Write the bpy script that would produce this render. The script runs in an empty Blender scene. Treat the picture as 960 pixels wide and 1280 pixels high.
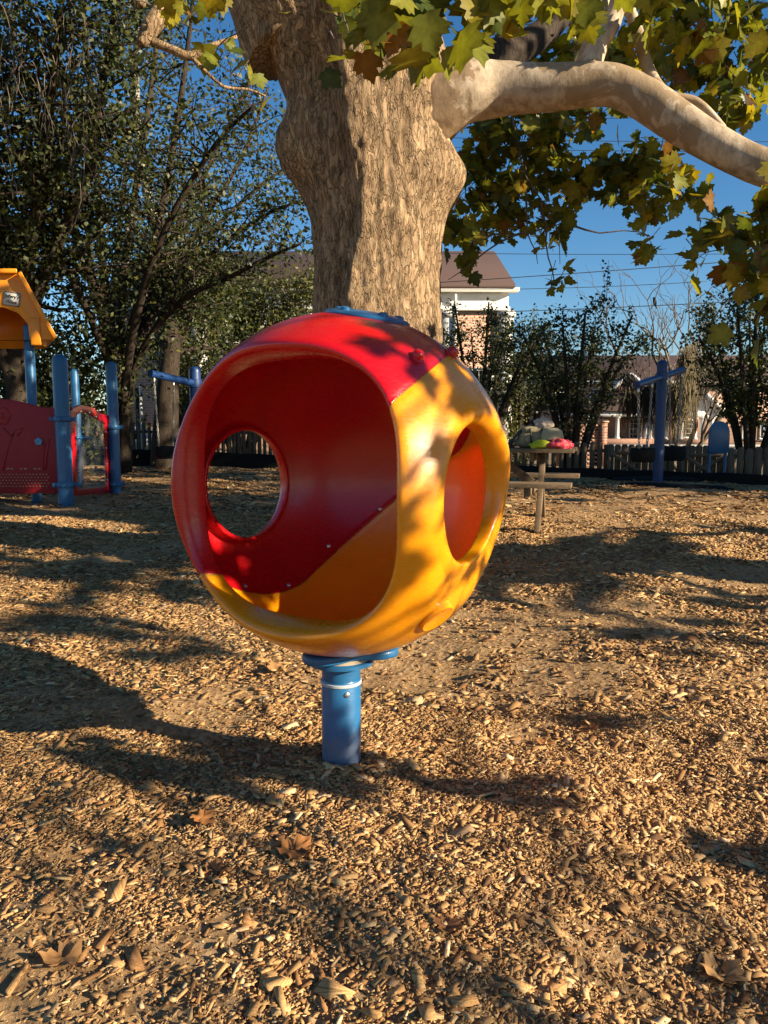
import bpy, bmesh, math, random
import numpy as np
from mathutils import Vector, Matrix, Quaternion

random.seed(7)
RNG = np.random.default_rng(11)
sc = bpy.context.scene
COL = sc.collection

# ------------------------------------------------------------------ camera model
CAM_H = 1.2
FPX = 960.0
PITCH = math.radians(6.42)
CP, SP = math.cos(PITCH), math.sin(PITCH)

def P(px, py, D):
    """world point seen at photo pixel (px,py) whose forward distance is D"""
    u = (px - 480.0) / FPX
    v = (640.0 - py) / FPX
    dy = CP + v * SP
    dz = -SP + v * CP
    k = D / dy
    return Vector((u * k, D, CAM_H + dz * k))

def G(px, py, z=0.0):
    """ground point at height z under a photo pixel"""
    u = (px - 480.0) / FPX
    v = (640.0 - py) / FPX
    dy = CP + v * SP
    dz = -SP + v * CP
    k = (z - CAM_H) / dz
    return Vector((u * k, dy * k, z))

cam_d = bpy.data.cameras.new("camera")
cam = bpy.data.objects.new("camera", cam_d)
COL.objects.link(cam)
cam.location = (0, 0, CAM_H)
cam.rotation_euler = (math.pi / 2 - PITCH, 0, 0)
cam_d.sensor_width = 36.0
cam_d.sensor_fit = 'AUTO'
cam_d.lens = 36.0 * FPX / 1280.0
cam_d.clip_end = 3000
cam_d.clip_start = 0.05
sc.camera = cam

# ------------------------------------------------------------------ light
SUN_EL, SUN_AZ = math.radians(20.5), math.radians(25)
SUN = Vector((math.cos(SUN_AZ) * math.cos(SUN_EL), -math.sin(SUN_AZ) * math.cos(SUN_EL), math.sin(SUN_EL)))
w = bpy.data.worlds.new("World")
sc.world = w
w.use_nodes = True
nt = w.node_tree
nt.nodes.clear()
sky = nt.nodes.new("ShaderNodeTexSky")
sky.sky_type = 'NISHITA'
sky.sun_disc = False
sky.sun_elevation = SUN_EL
sky.sun_rotation = math.atan2(SUN.x, SUN.y)
sky.altitude = 0.0
sky.air_density = 1.0
sky.dust_density = 0.0
sky.ozone_density = 3.6
bg = nt.nodes.new("ShaderNodeBackground")
bg.inputs[1].default_value = 0.058
out = nt.nodes.new("ShaderNodeOutputWorld")
hs = nt.nodes.new('ShaderNodeHueSaturation')
hs.inputs['Saturation'].default_value = 1.22
nt.links.new(sky.outputs[0], hs.inputs['Color'])
nt.links.new(hs.outputs[0], bg.inputs[0])
nt.links.new(bg.outputs[0], out.inputs[0])
sd = bpy.data.lights.new("sun", 'SUN')
sd.energy = 5.0
sd.angle = math.radians(0.5)
sd.color = (1.0, 0.84, 0.61)
so = bpy.data.objects.new("sun", sd)
COL.objects.link(so)
so.rotation_euler = SUN.to_track_quat('Z', 'Y').to_euler()
so.location = SUN * 60
sc.view_settings.view_transform = 'Standard'
sc.view_settings.look = 'None'
sc.view_settings.gamma = 1.0
sc.view_settings.exposure = 1.34
sc.view_settings.use_curve_mapping = False

# ------------------------------------------------------------------ numpy noise
def _hash(ix, iy, iz, seed):
    h = (ix * 374761393 + iy * 668265263 + iz * 2147483647 + seed * 1274126177) & 0xFFFFFFFF
    h = ((h ^ (h >> 13)) * 1274126177) & 0xFFFFFFFF
    h = ((h ^ (h >> 16)) * 2246822519) & 0xFFFFFFFF
    h = h ^ (h >> 15)
    return (h & 0xFFFFFF) / float(0xFFFFFF)

def vnoise(p, seed=0):
    p = np.asarray(p, dtype=np.float64)
    i = np.floor(p).astype(np.int64)
    f = p - i
    f = f * f * (3 - 2 * f)
    r = 0
    for dx in (0, 1):
        wx = f[:, 0] if dx else 1 - f[:, 0]
        for dy in (0, 1):
            wy = f[:, 1] if dy else 1 - f[:, 1]
            for dz in (0, 1):
                wz = f[:, 2] if dz else 1 - f[:, 2]
                r = r + wx * wy * wz * _hash(i[:, 0] + dx, i[:, 1] + dy, i[:, 2] + dz, seed)
    return r * 2 - 1

def fbm(p, oct=4, seed=0):
    p = np.asarray(p, dtype=np.float64)
    a, s, r = 1.0, 0.0, 0
    for k in range(oct):
        r = r + a * vnoise(p, seed + k * 17)
        s += a
        a *= 0.5
        p = p * 2.03 + 3.7
    return r / s

# ------------------------------------------------------------------ scene graph helpers
def setp(o, label=None, cat=None, group=None, kind=None):
    if label: o['label'] = label
    if cat: o['category'] = cat
    if group: o['group'] = group
    if kind: o['kind'] = kind
    return o

def thing(name, label, cat, loc=(0, 0, 0), group=None):
    o = bpy.data.objects.new(name, None)
    COL.objects.link(o)
    o.location = loc
    o.empty_display_size = 0.2
    return setp(o, label, cat, group)

def root_loc(o):
    while o.parent is not None:
        o = o.parent
    return np.array(o.location)

class MB:
    """collects geometry in world coordinates, then builds ONE mesh object"""
    def __init__(s):
        s.V, s.F, s.n, s.T = [], [], 0, []
    def add(s, V, F, tint=None):
        V = np.asarray(V, dtype=np.float64).reshape(-1, 3)
        s.V.append(V)
        for f in (F if isinstance(F, list) else [F]):
            f = np.asarray(f, dtype=np.int64)
            if f.size:
                s.F.append(f + s.n)
        s.T.append(np.tile(np.asarray(tint if tint is not None else (1, 1, 1), dtype=np.float64), (len(V), 1)) if tint is None or np.ndim(tint) == 1 else np.asarray(tint))
        s.n += len(V)
        return s
    def box(s, c, size, rz=0.0, M=None, taper=None):
        x, y, z = [a / 2 for a in size]
        V = np.array([(-x, -y, -z), (x, -y, -z), (x, y, -z), (-x, y, -z), (-x, -y, z), (x, -y, z), (x, y, z), (-x, y, z)])
        if taper:
            V[4:, 0] *= taper; V[4:, 1] *= taper
        R = np.array(M) if M is not None else np.array(Matrix.Rotation(rz, 3, 'Z'))
        V = V @ R.T + np.array(c)
        F = np.array([(0, 3, 2, 1), (4, 5, 6, 7), (0, 1, 5, 4), (1, 2, 6, 5), (2, 3, 7, 6), (3, 0, 4, 7)])
        return s.add(V, F)
    def beam(s, a, b, wd, th, up=(0, 0, 1)):
        """box from a to b, wd across, th along up"""
        a, b = Vector(a), Vector(b)
        d = (b - a); L = d.length; d.normalize()
        u = Vector(up); u = (u - d * u.dot(d)).normalized()
        r = d.cross(u)
        M = Matrix((d, r, u)).transposed()
        return s.box((a + b) / 2, (L, wd, th), M=M)
    def tube(s, pts, rad, n=8, caps=True):
        pts = [Vector(p) for p in pts]
        if not hasattr(rad, '__len__'): rad = [rad] * len(pts)
        t0 = (pts[1] - pts[0]).normalized()
        u = t0.orthogonal().normalized()
        rings = []
        ang = np.arange(n) * 2 * math.pi / n
        pt = t0
        for i, p in enumerate(pts):
            if i == 0: t = t0
            elif i == len(pts) - 1: t = (pts[i] - pts[i - 1]).normalized()
            else:
                t = (pts[i + 1] - pts[i - 1])
                t = t.normalized() if t.length > 1e-9 else pt
            u = u - t * u.dot(t)
            u = u.normalized() if u.length > 1e-6 else t.orthogonal().normalized()
            v = t.cross(u)
            rings.append(np.array(p)[None] + rad[i] * (np.cos(ang)[:, None] * np.array(u) + np.sin(ang)[:, None] * np.array(v)))
            pt = t
        V = np.concatenate(rings)
        k = len(pts)
        i = np.arange(k - 1)[:, None] * n
        j = np.arange(n)[None]
        j2 = (j + 1) % n
        F = np.stack([i + j, i + j2, i + n + j2, i + n + j], -1).reshape(-1, 4)
        FL = [F]
        if caps:
            FL += [np.arange(n)[::-1][None], (np.arange(n) + (k - 1) * n)[None]]
        return s.add(V, FL)
    def lathe(s, prof, c=(0, 0, 0), n=32, M=None):
        """prof: list of (r,z)"""
        ang = np.arange(n) * 2 * math.pi / n
        V = np.concatenate([np.stack([r * np.cos(ang), r * np.sin(ang), np.full(n, z)], 1) for r, z in prof])
        if M is not None: V = V @ np.array(M).T
        V = V + np.array(c)
        k = len(prof)
        i = np.arange(k - 1)[:, None] * n
        j = np.arange(n)[None]; j2 = (j + 1) % n
        F = np.stack([i + j, i + j2, i + n + j2, i + n + j], -1).reshape(-1, 4)
        return s.add(V, [F, np.arange(n)[::-1][None], (np.arange(n) + (k - 1) * n)[None]])
    def prism(s, poly, o, ex, ey, ez, th):
        """2D polygon (list of x,y) in frame (o; ex,ey), extruded th along ez"""
        o, ex, ey, ez = [np.array(a, dtype=float) for a in (o, ex, ey, ez)]
        p = np.array(poly, dtype=float)
        A = o + p[:, :1] * ex + p[:, 1:2] * ey
        B = A + ez * th
        n = len(p)
        i = np.arange(n); i2 = (i + 1) % n
        return s.add(np.concatenate([A, B]), [i[::-1][None], (i + n)[None], np.stack([i, i2, i2 + n, i + n], 1)])
    def ring_prism(s, outer, inner, o, ex, ey, ez, th):
        """closed ring between two outlines with the same point count"""
        o, ex, ey, ez = [np.array(a, dtype=float) for a in (o, ex, ey, ez)]
        q = [np.array(outer, float), np.array(inner, float)]
        W = [o + p[:, :1] * ex + p[:, 1:2] * ey for p in q]
        n = len(outer)
        V = np.concatenate([W[0], W[1], W[0] + ez * th, W[1] + ez * th])
        i = np.arange(n); i2 = (i + 1) % n
        return s.add(V, np.concatenate([np.stack([i, i2, n + i2, n + i], 1), np.stack([2 * n + i, 3 * n + i, 3 * n + i2, 2 * n + i2], 1),
                     np.stack([i, 2 * n + i, 2 * n + i2, i2], 1), np.stack([n + i, n + i2, 3 * n + i2, 3 * n + i], 1)]))
    def sphere(s, c, r, nu=16, nv=10, sq=(1, 1, 1), M=None):
        prof = [(math.sin(math.pi * (k + .02) / (nv - .0) if 0 < k < nv else .02), -math.cos(math.pi * k / nv)) for k in range(nv + 1)]
        ang = np.arange(nu) * 2 * math.pi / nu
        V = np.concatenate([np.stack([a * np.cos(ang), a * np.sin(ang), np.full(nu, z)], 1) for a, z in prof]) * r * np.array(sq)
        if M is not None: V = V @ np.array(M).T
        V = V + np.array(c)
        i = np.arange(nv)[:, None] * nu
        j = np.arange(nu)[None]; j2 = (j + 1) % nu
        F = np.stack([i + j, i + j2, i + nu + j2, i + nu + j], -1).reshape(-1, 4)
        return s.add(V, [F, np.arange(nu)[::-1][None], (np.arange(nu) + nv * nu)[None]])
    def build(s, name, mat, parent=None, smooth=False, bevel=0, tint=False, seg=2, angle=None):
        V = np.concatenate(s.V)
        if parent is not None:
            V = V - root_loc(parent)
        me = bpy.data.meshes.new(name)
        me.vertices.add(len(V))
        me.vertices.foreach_set('co', V.astype(np.float32).ravel())
        lens = np.concatenate([np.full(len(f), f.shape[1]) for f in s.F])
        loops = np.concatenate([f.ravel() for f in s.F])
        me.loops.add(len(loops))
        me.loops.foreach_set('vertex_index', loops.astype(np.int32))
        me.polygons.add(len(lens))
        st = np.concatenate([[0], np.cumsum(lens)[:-1]])
        me.polygons.foreach_set('loop_start', st.astype(np.int32))
        me.polygons.foreach_set('loop_total', lens.astype(np.int32))
        if smooth:
            me.polygons.foreach_set('use_smooth', np.ones(len(lens), dtype=bool))
        if tint:
            at = me.color_attributes.new('tint', 'FLOAT_COLOR', 'POINT')
            T = np.concatenate([t if t.shape[1] == 4 else np.concatenate([t, np.ones((len(t), 1))], 1) for t in s.T])
            at.data.foreach_set('color', T.astype(np.float32).ravel())
        me.update(calc_edges=True)
        me.validate()
        me.materials.append(mat)
        o = bpy.data.objects.new(name, me)
        COL.objects.link(o)
        if parent is not None: o.parent = parent
        if smooth and angle:
            me.set_sharp_from_angle(angle=math.radians(angle))
        if bevel:
            m = o.modifiers.new('bevel', 'BEVEL')
            m.width = bevel; m.segments = seg; m.limit_method = 'ANGLE'; m.angle_limit = math.radians(40)
        return o

# ------------------------------------------------------------------ materials
def newmat(name):
    m = bpy.data.materials.new(name)
    m.use_nodes = True
    n = m.node_tree
    n.nodes.clear()
    o = n.nodes.new('ShaderNodeOutputMaterial')
    b = n.nodes.new('ShaderNodeBsdfPrincipled')
    n.links.new(b.outputs[0], o.inputs[0])
    return m, n, b, o

def N(n, t, **kw):
    x = n.nodes.new(t)
    for k, v in kw.items():
        if k.startswith('i_'):
            x.inputs[int(k[2:]) if k[2:].isdigit() else k[2:]].default_value = v
        else:
            setattr(x, k, v)
    return x

def ramp(n, fac, stops):
    r = n.nodes.new('ShaderNodeValToRGB')
    e = r.color_ramp.elements
    while len(e) < len(stops): e.new(0.5)
    for el, (p, c) in zip(e, stops):
        el.position = p
        el.color = (*c, 1) if len(c) == 3 else c
    n.links.new(fac, r.inputs[0])
    return r.outputs[0]

def coords(n, scale=(1, 1, 1), kind='Object'):
    t = n.nodes.new('ShaderNodeTexCoord')
    m = n.nodes.new('ShaderNodeMapping')
    m.inputs['Scale'].default_value = scale
    n.links.new(t.outputs[kind], m.inputs[0])
    return m.outputs[0]

def noise(n, vec, scale, detail=4, rough=0.55, dist=0):
    x = n.nodes.new('ShaderNodeTexNoise')
    x.inputs['Scale'].default_value = scale
    x.inputs['Detail'].default_value = detail
    x.inputs['Roughness'].default_value = rough
    x.inputs['Distortion'].default_value = dist
    n.links.new(vec, x.inputs['Vector'])
    return x.outputs[0]

def bump(n, b, h, strength, dist):
    x = n.nodes.new('ShaderNodeBump')
    x.inputs['Strength'].default_value = strength
    x.inputs['Distance'].default_value = dist
    n.links.new(h, x.inputs['Height'])
    n.links.new(x.outputs[0], b.inputs['Normal'])

def mixc(n, fac, a, b_, mode='MIX'):
    x = n.nodes.new('ShaderNodeMix')
    x.data_type = 'RGBA'; x.blend_type = mode
    for sock, val in ((x.inputs[0], fac), (x.inputs[6], a), (x.inputs[7], b_)):
        if hasattr(val, 'node'): n.links.new(val, sock)
        else: sock.default_value = val if not isinstance(val, tuple) else (*val, 1)
    return x.outputs[2]

def plain(name, c, rough=0.6, var=0.15, scale=6.0, bmp=0.0, metal=0.0, bscale=40, stretch=(1, 1, 1), coat=0.0, spec=0.5, c2=None):
    m, n, b, o = newmat(name)
    v = coords(n, stretch)
    f = noise(n, v, scale, 5, 0.6)
    lo = c2 if c2 else tuple(x * (1 - var) for x in c)
    hi = c if c2 else tuple(min(1, x * (1 + var)) for x in c)
    n.links.new(ramp(n, f, [(0.3, lo), (0.7, hi)]), b.inputs['Base Color'])
    b.inputs['Roughness'].default_value = rough
    b.inputs['Metallic'].default_value = metal
    b.inputs['Coat Weight'].default_value = coat
    b.inputs['Coat Roughness'].default_value = 0.12
    b.inputs['Specular IOR Level'].default_value = spec
    if bmp:
        bump(n, b, noise(n, v, bscale, 4, 0.6), bmp, 0.01)
    return m

def plastic(name, c, rough=0.28, coat=0.35, sss=0.0, fade=None, dirt=.10, grime=False):
    """rotomoulded plastic: near-even colour, faint orange peel, dust scuffs and a few scratches"""
    m, n, b, o = newmat(name)
    v = coords(n)
    f = noise(n, v, 5.0, 6, 0.65)
    c_lo = tuple(x * 0.86 for x in c)
    col = ramp(n, f, [(0.3, c_lo), (0.65, c)])
    dust = noise(n, v, 3.1, 8, 0.72, 0.4)
    dm = ramp(n, dust, [(0.56, (0, 0, 0)), (0.78, (dirt,) * 3)])
    col = mixc(n, dm, col, fade or (0.45, 0.3, 0.18))
    scf = noise(n, coords(n, (9, 70, 22)), 1.7, 4, .75, .8)
    col = mixc(n, ramp(n, scf, [(0.66, (0, 0, 0)), (0.74, (dirt * 1.6,) * 3)]), col, fade or (.45, .3, .18))
    if grime:
        sx = n.nodes.new('ShaderNodeSeparateXYZ'); n.links.new(v, sx.inputs[0])
        ma = N(n, 'ShaderNodeMath', operation='MULTIPLY_ADD'); ma.inputs[1].default_value = -.20
        n.links.new(noise(n, coords(n), 26.0, 6, .7), ma.inputs[0]); n.links.new(sx.outputs[2], ma.inputs[2])
        col = mixc(n, ramp(n, ma.outputs[0], [(0.0, (.4, .4, .4)), (0.06, (0, 0, 0))]), col, (.20, .14, .08))
    n.links.new(col, b.inputs['Base Color'])
    sc_ = noise(n, coords(n, (14, 14, 90)), 3.0, 3, 0.5)
    rr = ramp(n, sc_, [(0.35, (rough - .05,) * 3), (0.72, (rough + .16,) * 3)])
    n.links.new(rr, b.inputs['Roughness'])
    b.inputs['Coat Weight'].default_value = coat
    b.inputs['Coat Roughness'].default_value = 0.1
    bump(n, b, noise(n, v, 190.0, 2, 0.5), 0.06, 0.004)
    if sss:
        b.inputs['Subsurface Weight'].default_value = sss
        b.inputs['Subsurface Radius'].default_value = (1.0, .32, .04)
        b.inputs['Subsurface Scale'].default_value = .045
    return m

def leafmat(name, trans=0.35, rough=0.5, gain=(1, 1, 1)):
    m, n, b, o = newmat(name)
    a = N(n, 'ShaderNodeAttribute', attribute_name='tint')
    f = noise(n, coords(n), 35.0, 3, 0.6)
    k = ramp(n, f, [(0.3, (0.72, 0.72, 0.72)), (0.7, (1.12, 1.1, 1.0))])
    c = mixc(n, 1.0, a.outputs['Color'], k, 'MULTIPLY')
    n.links.new(c, b.inputs['Base Color'])
    b.inputs['Roughness'].default_value = rough
    b.inputs['Specular IOR Level'].default_value = 0.35
    t = n.nodes.new('ShaderNodeBsdfTranslucent')
    tc = mixc(n, 1.0, c, (1.5, 1.35, 0.55), 'MULTIPLY')
    n.links.new(tc, t.inputs[0])
    mx = n.nodes.new('ShaderNodeMixShader')
    mx.inputs[0].default_value = trans
    n.links.new(b.outputs[0], mx.inputs[1]); n.links.new(t.outputs[0], mx.inputs[2])
    n.links.new(mx.outputs[0], o.inputs[0])
    return m

def barkmat(name, dark, mid, light, vscale=9.0, bmp=0.7, stretch=0.35, patch=None, cells=(.62, 1.12), collar=None, edge=1.0, flake=.54):
    m, n, b, o = newmat(name)
    v = coords(n, (1, 1, stretch))
    wv = n.nodes.new('ShaderNodeTexVoronoi')
    wv.feature = 'F1'
    wv.inputs['Scale'].default_value = vscale
    wv.inputs['Randomness'].default_value = 1.0
    nz = N(n, 'ShaderNodeTexNoise')
    nz.inputs['Scale'].default_value = vscale * .7
    nz.inputs['Detail'].default_value = 4
    n.links.new(v, nz.inputs['Vector'])
    vv = mixc(n, 0.16, v, nz.outputs[1], 'LINEAR_LIGHT')
    n.links.new(vv, wv.inputs['Vector'])
    f = noise(n, v, vscale * 2.2, 8, 0.68)
    base = ramp(n, f, [(0.30, dark), (0.5, mid), (0.72, light)])
    cellc = ramp(n, wv.outputs['Color'], [(0.0, (cells[0],) * 3), (1.0, (cells[1],) * 3)])
    col = mixc(n, 0.85, base, cellc, 'MULTIPLY')
    if patch:
        pf = noise(n, coords(n, (1, 1, .6)), 2.3, 5, 0.6, 0.6)
        pm = ramp(n, pf, [(0.53, (0, 0, 0)), (0.56, (.85, .85, .85))])
        col = mixc(n, pm, col, patch)
    fl = noise(n, coords(n, (1, 1, stretch * .7)), vscale * .62, 7, 0.72, 0.5)
    col = mixc(n, ramp(n, fl, [(flake, (0, 0, 0)), (flake + .13, (.75, .75, .75))]), col, dark)
    bg_ = noise(n, coords(n, (1, 1, .5)), 1.6, 3, 0.6)
    col = mixc(n, 1.0, col, ramp(n, bg_, [(0.3, (.80, .78, .76)), (0.7, (1.1, 1.08, 1.04))]), 'MULTIPLY')
    if collar:
        sx = n.nodes.new('ShaderNodeSeparateXYZ'); n.links.new(coords(n), sx.inputs[0])
        ma = N(n, 'ShaderNodeMath', operation='MULTIPLY_ADD'); ma.inputs[1].default_value = .6
        n.links.new(noise(n, coords(n), 4.0, 5, .6), ma.inputs[0]); n.links.new(sx.outputs[0], ma.inputs[2])
        col = mixc(n, ramp(n, ma.outputs[0], [(0.98, (1, 1, 1)), (1.25, (0, 0, 0))]), col, mixc(n, f, collar[0], collar[1]))
    n.links.new(col, b.inputs['Base Color'])
    b.inputs['Roughness'].default_value = 0.85
    b.inputs['Specular IOR Level'].default_value = 0.2
    ed = n.nodes.new('ShaderNodeTexVoronoi')
    ed.feature = 'DISTANCE_TO_EDGE'
    ed.inputs['Scale'].default_value = vscale
    n.links.new(vv, ed.inputs['Vector'])
    er = ramp(n, ed.outputs['Distance'], [(0.0, (0, 0, 0)), (0.09, (1, 1, 1))])
    hh = mixc(n, 0.5 * edge, f, er)
    bump(n, b, hh, bmp, 0.03)
    return m

def woodmat(name, c, c2, rough=0.8, scale=4.0, axis=0):
    m, n, b, o = newmat(name)
    st = [14, 14, 14]; st[axis] = 1.0
    v = coords(n, tuple(st))
    f = noise(n, v, scale, 6, 0.65, 0.3)
    n.links.new(ramp(n, f, [(0.28, c2), (0.7, c)]), b.inputs['Base Color'])
    b.inputs['Roughness'].default_value = rough
    b.inputs['Specular IOR Level'].default_value = 0.25
    bump(n, b, f, 0.35, 0.006)
    return m

def brickmat(name, c1, c2, mortar, scale=1.0):
    m, n, b, o = newmat(name)
    t = n.nodes.new('ShaderNodeTexCoord')
    s = n.nodes.new('ShaderNodeSeparateXYZ')
    n.links.new(t.outputs['Object'], s.inputs[0])
    ad = N(n, 'ShaderNodeMath', operation='ADD')
    n.links.new(s.outputs[0], ad.inputs[0]); n.links.new(s.outputs[1], ad.inputs[1])
    c = n.nodes.new('ShaderNodeCombineXYZ')
    n.links.new(ad.outputs[0], c.inputs[0]); n.links.new(s.outputs[2], c.inputs[1])
    k = n.nodes.new('ShaderNodeTexBrick')
    k.inputs['Scale'].default_value = scale
    k.inputs['Brick Width'].default_value = 0.24
    k.inputs['Row Height'].default_value = 0.11
    k.inputs['Mortar Size'].default_value = 0.012
    k.inputs['Color1'].default_value = (*c1, 1)
    k.inputs['Color2'].default_value = (*c2, 1)
    k.inputs['Mortar'].default_value = (*mortar, 1)
    n.links.new(c.outputs[0], k.inputs['Vector'])
    f = noise(n, t.outputs['Object'], 1.2, 5, 0.6)
    kk = ramp(n, f, [(0.3, (0.78, 0.76, 0.74)), (0.7, (1.08, 1.05, 1.02))])
    n.links.new(mixc(n, 1.0, k.outputs[0], kk, 'MULTIPLY'), b.inputs['Base Color'])
    b.inputs['Roughness'].default_value = 0.85
    return m

M = {}
M['red'] = plastic('red_plastic', (0.52, 0.004, 0.008), 0.26, 0.2, sss=.2, fade=(0.5, .1, .08), dirt=.09)
M['yellow'] = plastic('yellow_plastic', (0.86, 0.31, 0.003), 0.28, 0.3, sss=.6, fade=(0.62, .33, .10), dirt=.16)
M['blue'] = plastic('blue_coated_steel', (0.012, 0.105, 0.25), 0.38, 0.15, fade=(0.10, .14, .18))
M['blue_pole'] = plastic('blue_pole_paint', (0.012, 0.12, 0.29), 0.36, 0.2, fade=(0.13, .17, .2), dirt=.2, grime=True)
M['blue_far'] = plastic('bright_blue_steel', (0.005, 0.036, 0.14), 0.45, 0.1, fade=(0.06, .12, .22))
M['panel_red'] = plastic('dark_red_plastic', (0.30, 0.006, 0.012), 0.55, 0.0, fade=(0.2, .06, .05))
M['orange'] = plastic('orange_plastic', (0.82, 0.29, 0.010), 0.38, 0.1, fade=(0.6, .3, .12))
M['steel'] = plain('bare_steel', (0.55, 0.54, 0.5), 0.35, 0.1, 20, metal=0.9)
M['greyring'] = plain('grey_ring', (0.42, 0.45, 0.46), 0.45, 0.1, 20)
M['sandring'] = plain('sandy_ring', (0.36, 0.29, 0.2), 0.7, 0.2, 30)
M['chain'] = plain('chain_steel', (0.32, 0.31, 0.28), 0.5, 0.2, 20, metal=0.5)
M['rubber'] = plain('black_rubber', (0.010, 0.010, 0.010), 0.8, 0.3, 12, bmp=.2, spec=.2)
M['edging'] = plain('black_edging', (0.011, 0.010, 0.009), 0.85, 0.3, 9, bmp=.3, spec=.15)
M['bark'] = barkmat('sycamore_bark', (0.12, 0.075, 0.04), (0.33, 0.225, 0.13), (0.50, 0.37, 0.24), 15.0, 1.0, 0.33, cells=(.55, 1.22), flake=.50)
M['limb_bark'] = barkmat('pale_limb_bark', (0.22, 0.165, 0.11), (0.46, 0.37, 0.27), (0.60, 0.51, 0.39), 6.0, 0.28, 0.6, patch=(0.27, 0.195, 0.115), cells=(.8, 1.08), edge=.06, collar=((0.10, 0.065, 0.04), (0.36, 0.25, 0.15)), flake=.56)
M['dark_bark'] = barkmat('dark_bark', (0.022, 0.016, 0.012), (0.05, 0.037, 0.027), (0.085, 0.065, 0.048), 14.0, 0.6, 0.3)
M['pale_bark'] = barkmat('white_bark', (0.16, 0.14, 0.11), (0.30, 0.28, 0.23), (0.44, 0.41, 0.36), 5.0, 0.25, 0.6, patch=(0.34, 0.3, 0.23))
M['grey_bark'] = barkmat('grey_bark', (0.09, 0.075, 0.06), (0.17, 0.14, 0.115), (0.26, 0.22, 0.18), 16.0, 0.4, 0.3)
M['syc_leaf'] = leafmat('sycamore_leaf', 0.48, 0.45)
M['leaf'] = leafmat('small_leaf', 0.28, 0.5)
M['dead'] = leafmat('dead_leaf', 0.12, 0.7)
M['moss'] = leafmat('hanging_moss', 0.2, 0.9)
M['table_wood'] = woodmat('weathered_table_wood', (0.21, 0.148, 0.088), (0.09, 0.06, 0.038))
M['fence_wood'] = woodmat('weathered_fence_wood', (0.20, 0.13, 0.075), (0.085, 0.055, 0.033), axis=2)
M['fence_tan'] = woodmat('tan_fence_wood', (0.24, 0.165, 0.10), (0.11, 0.072, 0.045), axis=2)
M['white'] = plain('white_paint', (0.60, 0.59, 0.56), 0.5, 0.06, 3)
M['brick'] = brickmat('old_brick', (0.33, 0.15, 0.09), (0.26, 0.105, 0.065), (0.4, 0.34, 0.28))
M['brick_tan'] = brickmat('tan_brick', (0.38, 0.2, 0.13), (0.3, 0.14, 0.09), (0.42, 0.36, 0.3))
M['roof'] = plain('brown_shingle', (0.055, 0.030, 0.025), 0.85, 0.25, 30, bmp=.4, stretch=(1, 1, 6))
M['glass'] = plain('window_glass', (0.03, 0.035, 0.04), 0.06, 0.2, 1.0, spec=0.8)
M['paint_grey'] = plain('grey_car_paint', (0.45, 0.47, 0.5), 0.3, 0.05, 2, coat=.6)
M['tyre'] = plain('tyre', (0.015, 0.015, 0.015), 0.8)
M['wire'] = plain('wire_black', (0.02, 0.02, 0.02), 0.6)
M['stone'] = plain('sandstone', (0.42, 0.31, 0.2), 0.8, 0.2, 6, bmp=.3)
M['pave'] = plain('pale_pavement', (0.42, 0.38, 0.33), 0.85, 0.12, 2)
M['asphalt'] = plain('asphalt', (0.05, 0.05, 0.05), 0.9, 0.2, 8)
# ------------------------------------------------------------------ ground
POLE = G(427, 957)
_bx = np.array([-40, -14, -6, 0, 3.0, 5.4, 7.75, 11, 16, 40.0])
_by = np.array([24, 23.6, 23.0, 20.6, 18.9, 17.2, 15.6, 13.6, 11.2, 4.0])
def border_y(x):
    x = np.asarray(x, dtype=float)
    s = 0
    for d in (-1.2, -.6, 0, .6, 1.2): s = s + np.interp(x + d, _bx, _by)
    return s / 5

def gz(x, y):
    x = np.atleast_1d(np.asarray(x, float)); y = np.atleast_1d(np.asarray(y, float))
    p = np.stack([x, y, np.zeros_like(x)], 1)
    z = 0.045 * fbm(p * 0.55, 2, 3) + 0.036 * fbm(p * 1.9, 2, 5) + 0.020 * fbm(p * 6.0, 2, 8)
    r2 = (x - POLE.x) ** 2 + (y - POLE.y) ** 2
    z = z * (1 - .6 * np.exp(-r2 / .3 ** 2)) + 0.022 * np.exp(-r2 / .24 ** 2) + .010 * np.exp(-((x - POLE.x + .0) ** 2 + (y - POLE.y + .28) ** 2) / .3 ** 2)
    return z
def gz1(x, y): return float(gz(x, y)[0])

def ground_mat():
    m, n, b, o = newmat('wood_mulch')
    v = coords(n)
    vo = N(n, 'ShaderNodeTexVoronoi'); vo.inputs['Scale'].default_value = 42.0
    vv = mixc(n, 0.08, v, N(n, 'ShaderNodeTexNoise').outputs[1], 'LINEAR_LIGHT')
    n.links.new(v, vo.inputs['Vector'])
    f1 = noise(n, v, 150.0, 4, 0.75)
    f2 = noise(n, v, 2.2, 6, 0.65)
    fine = ramp(n, f1, [(0.25, (0.17, 0.098, 0.045)), (0.5, (0.38, 0.24, 0.115)), (0.75, (0.54, 0.37, 0.19))])
    cell = ramp(n, vo.outputs['Color'], [(0.1, (0.16, 0.09, 0.045)), (0.5, (0.36, 0.225, 0.115)), (0.9, (0.52, 0.36, 0.2))])
    c = mixc(n, ramp(n, f2, [(0.42, (0.15,) * 3), (0.6, (0.75,) * 3)]), cell, fine)
    c = mixc(n, 1.0, c, ramp(n, noise(n, v, .9, 4, .6), [(0.3, (0.82, 0.8, 0.78)), (0.7, (1.05, 1.04, 1.0))]), 'MULTIPLY')
    n.links.new(c, b.inputs['Base Color'])
    b.inputs['Roughness'].default_value = 0.95
    b.inputs['Specular IOR Level'].default_value = 0.1
    h = mixc(n, 0.55, f1, vo.outputs['Distance'])
    bump(n, b, h, 1.0, 0.012)
    return m
M['mulch'] = ground_mat()

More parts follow.
